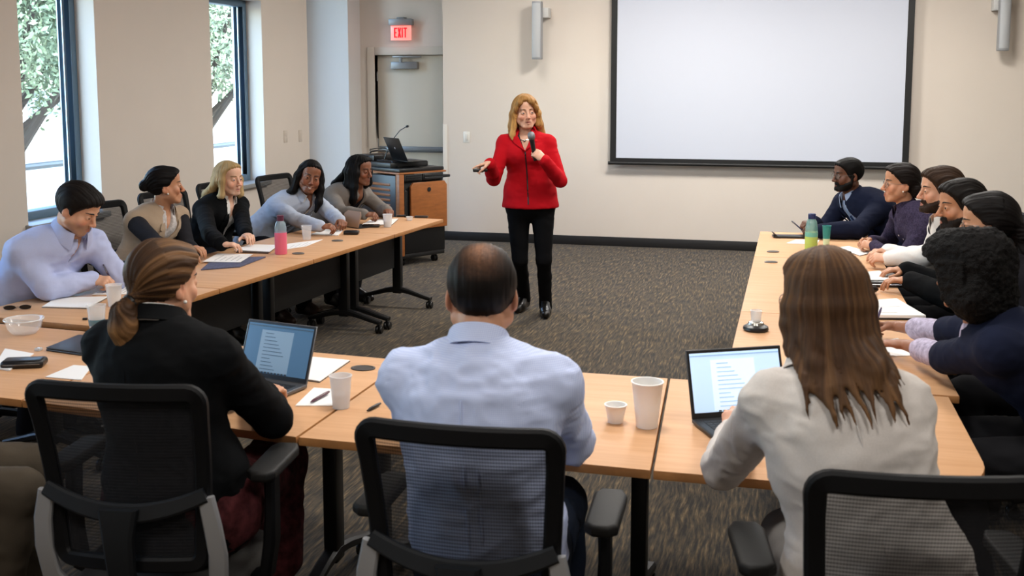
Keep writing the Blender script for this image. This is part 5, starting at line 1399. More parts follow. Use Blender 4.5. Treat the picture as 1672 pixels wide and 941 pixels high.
MB().sphere(tuple(J['Hc']+J['R'] @ v3(.080, .004, -.044)-np.array(J['root'].location)), .005, 10).build('earring', mat('pearl', '#d8d4cc', .2), J['root']); shoes(J, LSHOE)
place_chair(-1.60, 2.54, 97, 'black mesh office chair in the near row, of the ponytail woman in black')

# 14 woman with long brown hair, light grey blazer
H = aty(1342, 490, 2.48)
LGREY = cloth('light_grey_wool', '#c9c2bd')
J = person(dict(base=(.25, 2.37), yaw=100, shyaw=100, head=H, look=(128, -8, 0), sex='f', skin='#d3a188', hs=.96, sc=1.05, shw=.132, girth=1.04, hunch=.06, brow='#4a3424', neckback=.06, neck=.14,
    hands={'L': dict(w=aty(1196, 700, 2.90), d=(.02, .75, .50), n=(.2, .45, -1), pose='type', e=aty(1182, 764, 2.63)), 'R': dict(w=(.12, 3.00, .70), d=(-.3, .95, 0), n=(0, 0, -1), pose='type', pole=(.9, -.35, -.5))}),
    'woman with long straight brown hair in a light grey blazer, typing on the bright laptop'); longh = J
trousers(J, cloth('grey_trousers', '#6d6a68')); shirt(J, WHITE, e=.004, sleeves=False, gap=40, open_=(.70, .03, .15)); g = jacket(J, LGREY, e=.016, amp=.006, t0=.28, w1=.06, top=.34, gap=50, colr=.074)
ribbon(J, g, J['jacket_prims'], [(.84-.06*i, 0, -1) for i in range(13)], 'back_seam', LGREY, .002, -.001)
lk = curtain([-108, -92, -76, -60, -44, -30, -15, 0, 15, 30, 44, 60, 76, 92, 108], L=lambda a: -.125-.03*math.cos(math.radians(a))-.02*math.sin(a*.9), w=.020, r=.086, back=-.014, taper=.12, spread=.98)
rg = random.Random(5)
for i in range(78):
    a = math.radians(rg.uniform(-104, 104)); x, y = math.sin(a), -math.cos(a); l = -.12-.035*math.cos(a)-rg.uniform(0, .13)*rg.random()-rg.uniform(0, .03); j1, j2 = rg.uniform(-.012, .012), rg.uniform(-.02, .02)
    lk += lock([(x*.094, y*.106-.014, .0), (x*.104+j1*.4, y*.112-.014, -.10), (x*.104+j1+.008, y*.110-.014, -.10+(l+.10)*.45), (x*.100+j2+.022, y*.104-.014, l*.86), (x*.098+j2*1.2+.032, y*.102-.014, l)], [.006, .0085, .0075, .0052, .0016], .003)
hair_obj(J, J['root'], 'long', '#432e1f', locks=lk, collide=J['jacket_prims'], cmargin=.012, thick=.013, line=LINE_COVER, amp=.0020, base=.0042, tint=lambda V, h: np.clip(.30*vnoise(h*np.array([170, 3, 5]), 8)+.55*np.clip((-.10-V[:, 2])/.22, 0, 1)+.1*(V[:, 2] > .08), 0, 1), extra='#946c46'); glasses(J, J['root'], '#8a8078', metal=.7); shoes(J, LSHOE)
place_chair(.25, 2.37, 99, 'black mesh office chair in the near row, of the woman in the light grey blazer')

# 15 sitter at the left edge, only a thigh in the picture
J = person(dict(base=(-2.53, 2.50), yaw=22, head=(-2.58, 2.54, 1.17), look=(60, -5, 0), sex='m', skin='#c19272', hs=.97, sc=1.0, face=False, kneeout=.02,
    hands={'R': dict(w=(-2.42, 2.42, .62), d=(1, .3, -.1), n=(0, 0, -1), pose='relaxed', pole=(-.4, -.2, -1)), 'L': dict(w=(-2.46, 2.60, .62), d=(1, .2, -.1), n=(0, 0, -1), pose='relaxed', pole=(-.4, .1, -1))}),
    'sitter in taupe trousers at the left end of the near row, mostly cut off')
trousers(J, cloth('taupe_trousers', '#4a4238'), amp=.006); shirt(J, cloth('grey_polo', '#55565c'), e=.010, gap=26); hair_obj(J, J['root'], 'short', '#241a15', thick=.012, mode='short'); shoes(J, LSHOE)
place_chair(-2.57, 2.49, 22, 'black mesh office chair cut off at the left edge, under the taupe trousers')

# 16 the presenter
Y0 = 7.38
fl, fr = atz(853, 508, .0), atz(888, 516, .0)
H = aty(858, 184, Y0-.03)
RED = cloth('red_wool', '#b3101c', amp=.05)
hipc = aty(866, 336, Y0)
def leg(hip, knee, foot, tx): return dict(k=aty(knee[0], knee[1], Y0-.03), a=v3(foot[0], foot[1]+.05, .10), t=v3(foot[0]+tx, foot[1]-.12, .03))
J = person(dict(base=(hipc[0], Y0), zhip=.83, yaw=-80, shyaw=-82, head=H, look=(-66, 0, 3), sex='f', skin='#d9a88e', smile=.1, mouth=.5, lips='#a0504a', brow='#7a5638', iris='#4a6a7c', gaze=(14, 0), hs=.98, sc=1.0, girth=1.0, shw=.150, hunch=.0, res=.0026, neckback=.02,
    legs={'R': leg(0, (849, 425), fl, -.02), 'L': leg(0, (888, 425), fr, .04)},
    hands={'R': dict(w=aty(799, 266, Y0-.40), d=(-.85, -.45, -.25), n=(.1, -.2, -1), pose='point', pole=(-.2, .3, -1)), 'L': dict(w=aty(887, 260, Y0-.25), d=(-.75, -.15, .62), n=(-.45, .75, -.30), pose='grip', pole=(.45, .1, -1))}),
    'presenter in a red zip jacket and black trousers standing and pointing with a microphone'); pres = J
trousers(J, cloth('black_stretch', '#0b0b0d', amp=.03), amp=.003, e=-.004, cut=-.05, flare=.016)
shirt(J, mat('skin_top', '#15141a', .8), e=.001, sleeves=False, col=False, open_=(.70, .045, .16), t0=.2)
P = torso_prims(J, .012, 0, 1)
P.append(Prim('cap', J['S'](0)+J['up']*.05, J['S'](0)-J['up']*.015, .180, .200, .03, u=J['r'], fu=1.0, fv=.76))
for s in 'RL': P += arm_prims(J, s, .011, cut=.02, cuff=.008)
J['jacket_prims'] = P
fn = vcut(J, .72, .055, .13)[0]
g = garment(J, J['root'], 'jacket', RED, P, .0035, .0075, seed=6, cutfn=lambda Q: np.minimum(fn(Q), Q[..., 2]-(J['Pc'][2]-.030)))
lapels(J, J['root'], g, RED, P, .72, .055, .13, .05, notch=False); collar(J, J['root'], g, RED, r=.070, h=.030, drop=.03, gap=64, out=.030, tip=.004)
ribbon(J, g, P, [(.73-.045*i, 0, 1) for i in range(17)], 'zip', mat('zip_black', '#121214', .4), .0050, .0)
lk = curtain([-104, -88, -70, -50, -30, -10, 10, 30, 50, 70, 88, 104], L=lambda a: -.180-.012*math.sin(a), w=.023, r=.090, out=.012, spread=1.08, taper=.3)
lk += lock([(.02, .05, .105), (-.035, .088, .075), (-.068, .066, .03), (-.084, .035, -.02)], [.018, .017, .016, .014], .016)+lock([(.02, .05, .105), (.052, .078, .075), (.078, .05, .03), (.088, .02, -.02)], [.018, .016, .015, .014], .016)
hair_obj(J, J['root'], 'bob', '#9c7242', locks=lk, collide=J['jacket_prims'], thick=.020, line=LINE_COVER, amp=.0028, tint=lambda V, h: np.clip(.5*vnoise(h*np.array([140, 4, 5]), 8)+.35*np.clip(-V[:, 2]/.15, 0, 1), 0, 1), extra='#d8ab68')
shoes(J, LSHOE, top=.15)
off = np.array(J['root'].location)
# necklace, bracelet, rings
ax_ = unit(J['Hb']-J['Nb']); n_ = []
for i in range(28):
    a = 2*math.pi*i/28; p = J['Nb']+v3(0, 0, .004)+J['rs']*math.sin(a)*.062+J['fs']*(math.cos(a)*.066+.012)-v3(0, 0, 1)*(.022*(1+math.cos(a)))
    n_.append(p-off)
MB().tube(n_, .004, 6, closed=True).sphere(tuple(n_[0]+np.array([0, -.002, -.006])), .009, 10).build('necklace', mat('silver', '#b8b4ac', .25, metal=.9), J['root'])
a = J['arm']['L']; w_ = unit(a['E']-a['W']); q = Vector(w_).to_track_quat('Z', 'Y').to_matrix().to_4x4()
MB().tube([Matrix.Translation(Vector(a['W']+w_*.012-off)) @ q @ Vector((.030*math.cos(t), .030*math.sin(t), 0)) for t in np.linspace(0, 6.28, 18)[:-1]], .007, 8, closed=True).build('bracelet', mat('pearl', '#d8d4cc', .2), J['root'])
# ------------------------------------------------------------------ things on the tables
M_PAPER = mat('paper', '#ece9e6', .8, spec=.2); M_PAPEREDGE = mat('card_back', '#55524e', .8)
M_BLKPL = mat('black_plastic', '#101012', .35); M_ALU = mat('laptop_aluminium', '#6f7073', .35, metal=.7); M_ALUD = mat('laptop_dark', '#3a3b3e', .4, metal=.5)
M_KEY = mat('keycap', '#17171a', .5); M_FOAM = mat('foam_white', '#efedea', .55); M_LINE = mat('printed_line', '#8c8a8e', .8)
def plastic(name, col, alpha=.3, rough=.12): return mat(name, col, rough, alpha=alpha, spec=.6)
def quad_pts(px, z=ZT): return [atz(x, y, z)[:2] for x, y in px]
def sheet(name, px, h, m, label, cat, z=ZT, group=None, back=None, lines=0, bev=.0015):
    """flat rectangular thing whose four corners the photograph shows at px"""
    P = quad_pts(px, z+h); c = np.mean(P, 0); root = empty(name, (c[0], c[1], z)); tag(root, label, cat, group)
    Q = [tuple(p-c) for p in P]
    A = sum(Q[i][0]*Q[(i+1) % 4][1]-Q[(i+1) % 4][0]*Q[i][1] for i in range(4))
    if A < 0: Q = Q[::-1]
    hb = h*.35 if back else 0
    if back: MB().prism([(x*1.02, y*1.02) for x, y in Q], 0.0005, hb, min(bev, hb*.3)).build('backing', back, root)
    MB().prism(Q, hb+.0003, h, min(bev, h*.3)).build('sheet', m, root, smooth=20)
    if lines:
        b = MB(); q = [np.array(v) for v in Q]
        for i in range(lines):
            f = .14+.74*i/lines; a = q[0]*(1-f)+q[3]*f; d = q[1]*(1-f)+q[2]*f; p0 = a+(d-a)*.12; p1 = a+(d-a)*(.55+.3*((i*37) % 10)/10); t = (q[3]-q[0])*.008
            b.prism([tuple(p0-t), tuple(p1-t), tuple(p1+t), tuple(p0+t)] if True else [], h, h+.0004)
        b.build('handwriting', M_LINE, root, smooth=False)
    return root
def cup(base, r0, r1, h, m, label, name='plastic_cup', liquid=None, band=None, group=None, z=ZT, rim=.0022):
    p = atz(base[0], base[1], z); o = empty(name, (p[0], p[1], z)); tag(o, label, 'cup', group)
    t = .0016
    prof = [(r0*.2, .001), (r0, .001), (r0+(r1-r0)*.5, h*.5), (r1, h-.004), (r1+rim, h-.003), (r1+rim, h), (r1-t, h), (r0+(r1-r0)*.5-t, h*.5), (r0-t, .004), (r0*.2, .004)]
    MB().lathe(prof, 28).build('cup_wall', m, o, smooth=60)
    if liquid: k = .45; MB().lathe([(r0*.2, .005), (r0-t*2, .005), (r0+(r1-r0)*k-t*2, h*k), (r0*.2, h*k)], 24).build('drink', liquid, o)
    if band:
        f0, f1, bm_ = band; MB().lathe([(r0+(r1-r0)*f0+.0006, h*f0), (r0+(r1-r0)*f1+.0006, h*f1)], 28, cap=False).build('printed_band', bm_, o)
    return o
def pen(a, b, r, m, label, tipm=None, group=None):
    a, b = Vector(a), Vector(b); d = b-a; L_ = d.length; q = d.to_track_quat('Z', 'Y')
    o = empty('pen', a); o.rotation_mode = 'QUATERNION'; o.rotation_quaternion = q; tag(o, label, 'pen', group)
    MB().lathe([(r*.25, 0), (r*.35, .003), (r*.9, .016), (r, .018), (r, L_-.012), (r*.8, L_-.010), (r*.7, L_)], 12).build('barrel', m, o)
    MB().box((r*.6, -r*.35, L_-.045), (r*1.5, r*.35, L_-.008), .0006).build('clip', tipm or M_CHROME, o)
    return o
def lying_pen(p, q, m, label, r=.0052, z=ZT, **k):
    a, b = atz(p[0], p[1], z+r*1.12), atz(q[0], q[1], z+r*1.6); return pen(tuple(a), tuple(b), r, m, label, **k)
def screen_mat(name, base, page, ink, s):
    return mat(name, base, .25, emit=base, estr=s), mat(name+'_page', page, .25, emit=page, estr=s), mat(name+'_ink', ink, .3, emit=ink, estr=s*.8)
def laptop(hinge, user, w, dpt, lid, ang, mats, body, label, name='laptop', logo=None, z=ZT):
    """hinge: middle of the hinge; user: angle the user faces; ang: lid opening beyond upright"""
    o = empty(name, (hinge[0], hinge[1], z), math.radians(user-90)); tag(o, label, 'laptop')
    d = dpt
    b = MB().box((-w/2, -d, .003), (w/2, .004, .016), .004, 3).build('base', body, o)
    kb = MB()
    for r_ in range(5):
        for c in range(13):
            x0 = -w*.43+c*w*.86/13; y0 = -.030-r_*.0185
            kb.box((x0+.0012, y0-.0155, .0155), (x0+w*.86/13-.0012, y0, .0172), .0006, 1)
    kb.build('keyboard', M_KEY, b)
    MB().box((-w*.17, -d+.012, .0155), (w*.17, -d+.072, .0165), .0006, 1).build('touchpad', M_ALUD, b)
    a = math.radians(ang); mt = T4((0, 0, .014), 0, -a)
    ld = MB().box((-w/2, -.002, 0), (w/2, .004, lid), .003, 3, mat4=mt).build('lid', body, o)
    MB().box((-w/2+.003, -.0028, .004), (w/2-.003, -.0018, lid-.003), .0004, 1, mat4=mt).build('bezel', M_BLKPL, ld)
    if mats:
        sm, pm, im = mats
        MB().box((-w/2+.010, -.0034, .018), (w/2-.010, -.0026, lid-.011), mat4=mt).build('screen', sm, ld, smooth=False)
        pg = MB().box((-w*.26, -.0040, .022), (w*.20, -.0032, lid*.84), mat4=mt).build('document_page', pm, ld, smooth=False)
        t = MB(); hh = lid*.78
        for i in range(11):
            zz = hh-i*lid*.062
            if zz < .03: break
            l = w*(.12+.22*((i*29) % 7)/7); t.box((-w*.20, -.0046, zz), (-w*.20+l, -.0039, zz+.0022), mat4=mt)
        t.build('text_lines', im, ld, smooth=False)
        MB().box((-w/2+.010, -.0040, lid*.895), (w/2-.010, -.0033, lid*.915), mat4=mt).build('toolbar', im, ld, smooth=False)
        tb = MB()
        for i in range(9): tb.box((-w*.22+i*.014, -.0040, .0185), (-w*.22+i*.014+.009, -.0033, .0235), mat4=mt)
        tb.build('taskbar_icons', M_KEY, ld, smooth=False)
    if logo: MB().lathe([(.004, -.0002), (.011, -.0002), (.011, .0006), (.004, .0006)], 20, mt @ T4((0, .0042, lid*.55), 0, -math.pi/2)).build('logo', logo, ld)
    return o
def slab(name, px, L_, W_, H_, ang, m, label, cat, bev=.006, extra=None, z=ZT):
    p = atz(px[0], px[1], z); o = empty(name, (p[0], p[1], z), math.radians(ang)); tag(o, label, cat)
    MB().prism([(-L_/2, -W_/2*.8), (-L_/2*.85, -W_/2), (L_/2*.85, -W_/2), (L_/2, -W_/2*.8), (L_/2, W_/2*.8), (L_/2*.85, W_/2), (-L_/2*.85, W_/2), (-L_/2, W_/2*.8)], .0005, H_, min(bev, H_*.4), 3).build('body', m, o)
    if extra: extra(o)
    return o
def glassface(L_, W_, H_): return lambda o: MB().box((-L_/2+.004, -W_/2+.004, H_), (L_/2-.004, W_/2-.004, H_+.0008)).build('screen_glass', mat('phone_glass', '#0a0b0d', .08), o)
def zipline(L_, W_, H_): return lambda o: MB().tube([(-L_/2*.86, -W_/2-.0005, H_*.55), (L_/2*.86, -W_/2-.0005, H_*.55)], .0014, 6).build('zip', M_CHROME, o)
DIM = screen_mat('dim_screen', '#3f5f7c', '#6f879c', '#33495c', .42); BRT = screen_mat('bright_screen', '#bcd8f2', '#d4e6f8', '#93b4d4', .50)
# near row
uh = 78; r_ = np.array([math.sin(math.radians(uh)), -math.cos(math.radians(uh))]); hp_ = atz(501, 630, ZT+.012)[:2]-r_*.145
laptop(hp_, uh, .29, .20, .195, 20, DIM, M_ALU, 'open laptop with a dim blue screen in front of the ponytail woman')
uh = 117; r_ = np.array([math.sin(math.radians(uh)), -math.cos(math.radians(uh))]); hp_ = atz(1130, 687, ZT+.012)[:2]+r_*.155
laptop(hp_, uh, .31, .21, .205, 18, BRT, M_ALUD, 'open laptop with a bright document screen in front of the long-haired woman')
sheet('notepad', [(505, 582), (571, 588), (522, 622), (500, 619)], .007, M_PAPER, 'white paper pad behind the dim laptop', 'notepad', back=M_PAPEREDGE)
sheet('napkin', [(482, 662), (512, 633), (547, 635), (545, 662)], .004, M_PAPER, 'small white napkin with a pen on it, beside the frosted cup', 'napkin')
lying_pen((507, 657), (537, 640), mat('pen_plum', '#4a2434', .3), 'dark red pen lying on the white napkin', z=ZT+.0045)
lying_pen((599, 671), (621, 659), M_BLKPL, 'black pen on the bare table left of the check-shirt man')
cup((557, 666), .026, .034, .104, plastic('frosted_plastic', '#e9ebee', .55, .35), 'frosted plastic cup beside the napkin in the near row', liquid=plastic('milky_ice', '#eef0f2', .5))
cup((1056, 697), .031, .046, .138, M_FOAM, 'tall white foam cup by the seam of the near tables', 'foam_cup')
cup((1005, 690), .022, .032, .056, M_FOAM, 'small white foam cup left of the tall one', 'foam_cup')
# left corner
sheet('notepad', [(69, 500), (92, 486), (176, 484), (143, 502)], .008, M_PAPER, 'white writing pad on the table before the writing man', 'notepad', back=M_PAPEREDGE)
sheet('paper_sheet', [(150, 481), (176, 468), (222, 470), (206, 480)], .004, M_PAPER, 'sheet under the writing man\'s hands', 'paper', lines=6)
lean = blue['tips']['R']; tp = (np.array(lean[0])+np.array(lean[4]))/2
pen(tuple(v3(tp[0]+.012, tp[1], max(tp[2]-.02, ZT+.011))), tuple(tp+v3(-.04, -.02, .11)), .0048, mat('pen_purple', '#3a2a4a', .3), 'dark purple pen in the hand of the writing man')
cup((187, 500), .026, .036, .100, plastic('clear_plastic_a', '#eef0f0', .42), 'clear plastic cup by the writing man\'s pad')
cup((159, 545), .027, .037, .118, plastic('clear_plastic_b', '#eef1f2', .30), 'clear plastic cup with a teal print near the closed laptop', band=(.30, .52, plastic('teal_print', '#2f6f80', .75, .4)))
o = empty('plastic_bowl', tuple(atz(40, 545, ZT))); tag(o, 'wide clear plastic bowl at the left end of the tables', 'bowl')
MB().lathe([(.01, .001), (.045, .001), (.062, .02), (.074, .058), (.078, .060), (.076, .062), (.071, .058), (.058, .022), (.043, .004), (.01, .004)], 32).build('bowl_wall', plastic('clear_plastic_c', '#f0f1f1', .28), o, smooth=60)
MB().tube([(.076*math.cos(a), .076*math.sin(a), .061) for a in np.linspace(0, 2*math.pi, 33)[:-1]], .0022, 6, closed=True).build('rim', plastic('clear_rim', '#f4f4f4', .5), o)
sg = empty('sunglasses', tuple(atz(28, 507, ZT)), math.radians(28)); sg.scale = (.9, 1.0, .5); tag(sg, 'folded black sunglasses on the table edge by the writing man', 'sunglasses')
b = MB()
for s in (-1, 1):
    pts = [(s*.036+.027*math.cos(t), .008, .024+.019*math.sin(t)) for t in np.linspace(0, 2*math.pi, 18)[:-1]]; b.tube(pts, .0022, 6, closed=True); b.tube([(s*.064, .008, .034), (s*.064, .012, .030), (-s*.02, .018, .010), (-s*.058, .020, .005)], .002, 6)
b.tube([(-.010, .008, .028), (0, .006, .031), (.010, .008, .028)], .002, 6).build('frame', M_BLKPL, sg)
for s in (-1, 1): MB().lathe([(.002, 0), (.026, 0), (.026, .0012), (.002, .0012)], 20, T4((s*.036, .009, .024), 0, math.pi/2) @ Matrix.Scale(.72, 4, (0, 1, 0))).build('lens', mat('dark_lens', '#0c0d10', .1), sg)
P = quad_pts([(75, 567), (128, 546), (196, 552), (133, 575)], ZT+.016); c = np.mean(P, 0)
cl = empty('laptop', (c[0], c[1], ZT)); tag(cl, 'closed dark grey laptop lying left of the ponytail woman', 'laptop')
Q = [tuple(p-c) for p in P][::-1]
MB().prism(Q, .0005, .009, .003).build('base', M_ALUD, cl); MB().prism([(x*.995, y*.995) for x, y in Q], .0095, .016, .003).build('lid', mat('laptop_graphite', '#37383c', .42, metal=.3), cl)
sheet('paper_sheet', [(-12, 600), (8, 569), (55, 577), (16, 604)], .006, M_PAPER, 'white papers at the left edge beside the black zip pouch', 'paper')
slab('zip_pouch', (40, 599), .145, .075, .030, 22, mat('black_leather_pouch', '#121213', .35, bump=.2, bscale=120), 'black leather zip pouch at the left edge of the near row', 'pouch', .012, zipline(.145, .075, .03))
sheet('paper_sheet', [(74, 615), (120, 596), (150, 598), (133, 620)], .004, M_PAPER, 'white sheet half hidden behind the ponytail woman\'s chair', 'paper')
slab('bottle_cap', (63, 573), .022, .022, .012, 0, plastic('clear_cap', '#c9cdd0', .6), 'small clear plastic cap near the closed laptop', 'cap', .003)
slab('binder_clip', (139, 523), .020, .012, .010, 20, M_BLKPL, 'small black clip near the plastic cups', 'clip', .002)
# blonde woman and the pink bottle
FOLD = mat('patterned_folder', '#4a4c66', .6, noise=.5, nscale=70); BRN = mat('brown_folder', '#4a382c', .6)
sheet('folder', [(328, 440), (350, 421), (434, 419), (392, 435)], .007, FOLD, 'dark blue patterned folder on the window-side table', 'folder')
sheet('paper_sheet', [(331, 427), (355, 414), (413, 415), (392, 428)], .004, M_PAPER, 'white papers lying on the patterned folder', 'paper', z=ZT+.0075, lines=5)
sheet('folder', [(385, 411), (408, 402), (452, 402), (438, 413)], .007, BRN, 'brown folder before the blonde woman', 'folder')
sheet('paper_sheet', [(382, 408), (408, 399), (455, 400), (440, 411)], .004, M_PAPER, 'white papers stacked on the brown folder', 'paper', z=ZT+.0075)
sheet('paper_sheet', [(458, 408), (470, 398), (527, 391), (500, 402)], .004, M_PAPER, 'loose white papers right of the pink bottle', 'paper', lines=4)
def bottle(base, h, r, body_m, top_m, cap_m, label, fill, bandm=None):
    p = atz(base[0], base[1], ZT); o = empty('water_bottle', (p[0], p[1], ZT)); tag(o, label, 'bottle')
    MB().lathe([(r*.3, .001), (r*.94, .001), (r, .006), (r, h*fill), (r*.3, h*fill)], 28).build('filled_body', body_m, o)
    MB().lathe([(r, h*fill+.0002), (r*.97, h*(fill+.10)), (r*.80, h*.80), (r*.52, h*.86), (r*.50, h*.88)], 28, cap=False).build('clear_shoulder', top_m, o, smooth=60)
    MB().lathe([(r*.3, h*.86), (r*.58, h*.86), (r*.60, h*.90), (r*.58, h*.99), (r*.5, h), (r*.2, h)], 24).build('cap', cap_m, o)
    if bandm: MB().lathe([(r*1.012, h*(fill-.12)), (r*1.012, h*(fill))], 28, cap=False).build('printed_band', bandm, o)
    return o
bottle((459, 415), .232, .036, mat('pink_plastic', '#ea6f8c', .3), plastic('blue_clear', '#9cb4be', .55), mat('plum_cap', '#5a2a40', .35), 'pink water bottle with a clear shoulder on the window-side table', .56)
cup((501, 392), .025, .034, .095, plastic('clear_plastic_d', '#eef0f2', .25), 'clear plastic cup right of the pink bottle')
sheet('notepad', [(508, 382), (530, 374), (560, 376), (552, 384)], .006, M_PAPER, 'white note pad under the hands of the woman in light blue', 'notepad')
slab('eyeglass_case', (574, 383), .10, .055, .028, 10, M_BLKPL, 'black case beside the light blue woman\'s note pad', 'case', .010)
slab('phone', (606, 371), .12, .062, .018, 12, M_BLKPL, 'black phone between the two window-row note pads', 'phone', .004, glassface(.12, .062, .018))
pf = empty('padfolio', tuple(atz(572, 372, ZT)), math.radians(-30)); tag(pf, 'open tan padfolio with its cover raised', 'padfolio')
MB().box((-.10, -.005, .001), (.10, .14, .008), .003).build('pad', M_BLKPL, pf)
MB().prism([(-.095, 0), (.095, 0), (.095, .09), (.08, .115), (-.06, .115), (-.095, .09)], 0, .006, .002, mat4=T4((0, -.002, .006), 0, math.radians(72))).build('cover', mat('tan_leather', '#9c7c62', .5), pf)
sheet('notebook', [(590, 367), (606, 358), (650, 357), (640, 366)], .008, M_PAPER, 'open notebook under the hands of the woman in the taupe blazer', 'notebook', back=M_BLKPL)
cup((633, 371), .026, .034, .092, plastic('frosted_plastic_b', '#eef0f2', .5), 'clear plastic cup with ice before the woman in the taupe blazer', liquid=plastic('ice_white', '#f4f5f6', .8))
slab('phone', (655, 354), .07, .035, .014, 30, M_BLKPL, 'black phone right of the taupe-blazer woman\'s notebook', 'phone', .004)
cup((669, 360), .020, .026, .028, plastic('clear_low', '#f0f1f2', .5), 'low clear plastic dish near the far end of the window row', 'plastic_dish')
slab('remote_control', (688, 356), .10, .04, .016, 8, mat('dark_brown_plastic', '#2c2622', .4), 'dark remote at the far end of the window row', 'remote', .004)
# right row
tb = slab('tablet_case', (1292, 388), .24, .10, .014, 8, M_BLKPL, 'black tablet case under the hands of the man in the navy suit', 'case', .004)
MB().box((-.12, -.05, .012), (-.03, .05, .020), .004, mat4=T4((-.11, 0, .028), 0, 0, math.radians(38)) @ T4((.11, 0, -.02))).build('flap', M_BLKPL, tb)
sheet('paper_sheet', [(1284, 397), (1300, 391), (1338, 392), (1334, 399)], .003, M_PAPER, 'white paper before the man in the navy suit', 'paper')
bottle((1324, 409), .225, .038, mat('green_drink', '#b4d26a', .3), plastic('teal_clear', '#7fb0b0', .55), mat('navy_cap', '#1f2c5a', .35), 'water bottle of pale green drink with a navy cap on the right side', .50, mat('teal_band', '#6fb6a8', .4))
cup((1349, 401), .018, .026, .125, plastic('teal_cup', '#2f8f8a', .8, .3), 'teal cup right behind the green bottle', band=(.02, .35, mat('pale_green_label', '#cfe0b8', .5)))
sheet('notepad', [(1366, 404), (1386, 402), (1424, 412), (1404, 417)], .006, M_PAPER, 'white pad before the woman in the purple shirt', 'notepad', back=M_PAPEREDGE)
slab('tablet_case', (1368, 413), .22, .06, .024, -62, M_BLKPL, 'black case beside the pad of the woman in purple', 'case', .006)
bf = slab('portfolio', (1437, 461), .20, .30, .028, 8, mat('black_portfolio', '#131214', .4), 'thick black portfolio before the bearded man', 'portfolio', .008, zipline(.20, .30, .028))
sheet('paper_sheet', [(1390, 446), (1436, 442), (1462, 457), (1402, 457)], .004, M_PAPER, 'white paper on the thick black portfolio', 'paper', z=ZT+.0285)
ms = empty('mouse', tuple(atz(1418, 480, ZT)), 0.3); tag(ms, 'black computer mouse on the right-hand table', 'mouse')
MB().sphere((0, 0, .0225), (.048, .029, .020), 20).build('shell', M_BLKPL, ms); MB().box((.018, -.003, .038), (.034, .003, .0425), .001).build('wheel', M_STEEL, ms)
sheet('notepad', [(1411, 491), (1464, 487), (1512, 515), (1419, 514)], .022, M_PAPER, 'large white pad over a dark folder before the man in the black jacket', 'notepad', back=M_BLKPL, lines=2)
sheet('paper_sheet', [(1432, 582), (1424, 560), (1466, 552), (1500, 580)], .004, M_PAPER, 'white paper under the curly-haired woman\'s hands', 'paper')
cp = empty('speakerphone', tuple(atz(1234, 540, ZT))); tag(cp, 'round black speakerphone with a silver top on the right-hand table', 'speakerphone')
MB().lathe([(.01, .001), (.048, .001), (.052, .008), (.050, .018), (.036, .026), (.02, .028)], 32).build('base', M_BLKPL, cp)
MB().lathe([(.034, .0265), (.030, .036), (.018, .041), (.005, .042)], 28).build('dome', mat('silver', '#b8b4ac', .25, metal=.9), cp)
MB().lathe([(.020, .040), (.024, .085), (.021, .086), (.017, .044)], 24).build('clear_knob', plastic('clear_plastic_e', '#e6e9ea', .4), cp)
for px, lb in (((1262, 412), 'dark oval cable port on the far right-hand table'), ((1259, 429), 'grey oval cable port on the middle right-hand table'), ((487, 415), 'dark cable port on the blonde woman\'s table'), ((551, 394), 'dark cable port beside the light blue woman\'s papers')):
    p = atz(px[0], px[1], ZT); o = empty('cable_port', (p[0], p[1], ZT+.0006), .2); tag(o, lb, 'cable port', 'cable ports in the tabletops')
    MB().lathe([(.036, 0), (.038, .004), (.034, .007), (.030, .006)], 24, Matrix.Scale(.6, 4, (0, 1, 0))).build('ring', mat('port_grey', '#77726c', .4), o)
    MB().lathe([(.005, .003), (.029, .003), (.027, .0065), (.005, .007)], 24, Matrix.Scale(.6, 4, (0, 1, 0))).build('lid', M_STEEL, o)
# pens in hands
def hand_pen(J, s, top, m, label, r=.0045):
    t = J['tips'][s]; p = (np.array(t[0])+np.array(t[4]))/2; p[2] = max(p[2], ZT+.034)
    q = aty(top[0], top[1], p[1]); d = unit(q-p); pen(tuple(p-d*.02), tuple(p+d*.11), r, m, label)
hand_pen(black, 'L', (1282, 352), mat('pen_navy', '#1c2748', .3), 'dark blue pen upright in the hand of the man in the navy suit')
hand_pen(curly, 'R', (1440, 500), mat('pen_lilac', '#5c5470', .3), 'slim pen in the curly-haired woman\'s hand')
# presenter's microphone and clicker
a = pres['arm']['L']; hc = np.mean([np.array(t) for t in pres['tips']['L'][:4]], 0)*.5+(a['W']+unit(a['d'])*.07)*.5
mtop, mbot = aty(867, 219, hc[1]-.01), aty(874, 263, hc[1]+.0)
ax_ = unit(mtop-mbot); mc = hc+ (mbot-hc)*.0
base = mbot
mo = empty('microphone', tuple(base)); mo.rotation_mode = 'QUATERNION'; mo.rotation_quaternion = Vector(ax_).to_track_quat('Z', 'Y'); tag(mo, 'black handheld microphone with a grey mesh head held by the presenter', 'microphone')
MB().lathe([(.008, 0), (.0125, .004), (.0135, .04), (.017, .135), (.019, .150), (.008, .152)], 20).build('handle', M_BLKPL, mo)
MB().lathe([(.019, .150), (.024, .158), (.0255, .172), (.023, .190), (.014, .201), (.003, .204)], 24).build('grille_head', mat('mic_mesh', '#7d7f83', .4, metal=.7, bump=.6, bscale=700), mo)
MB().lathe([(.0192, .149), (.0205, .153), (.0205, .157), (.0192, .160)], 24).build('ring', M_CHROME, mo)
a = pres['arm']['R']; p = a['W']+unit(a['d'])*.085*a['s']+v3(.01, -.01, -.030)
ck = empty('presentation_clicker', tuple(p), math.radians(-150)); tag(ck, 'small black clicker in the pointing hand of the presenter', 'remote')
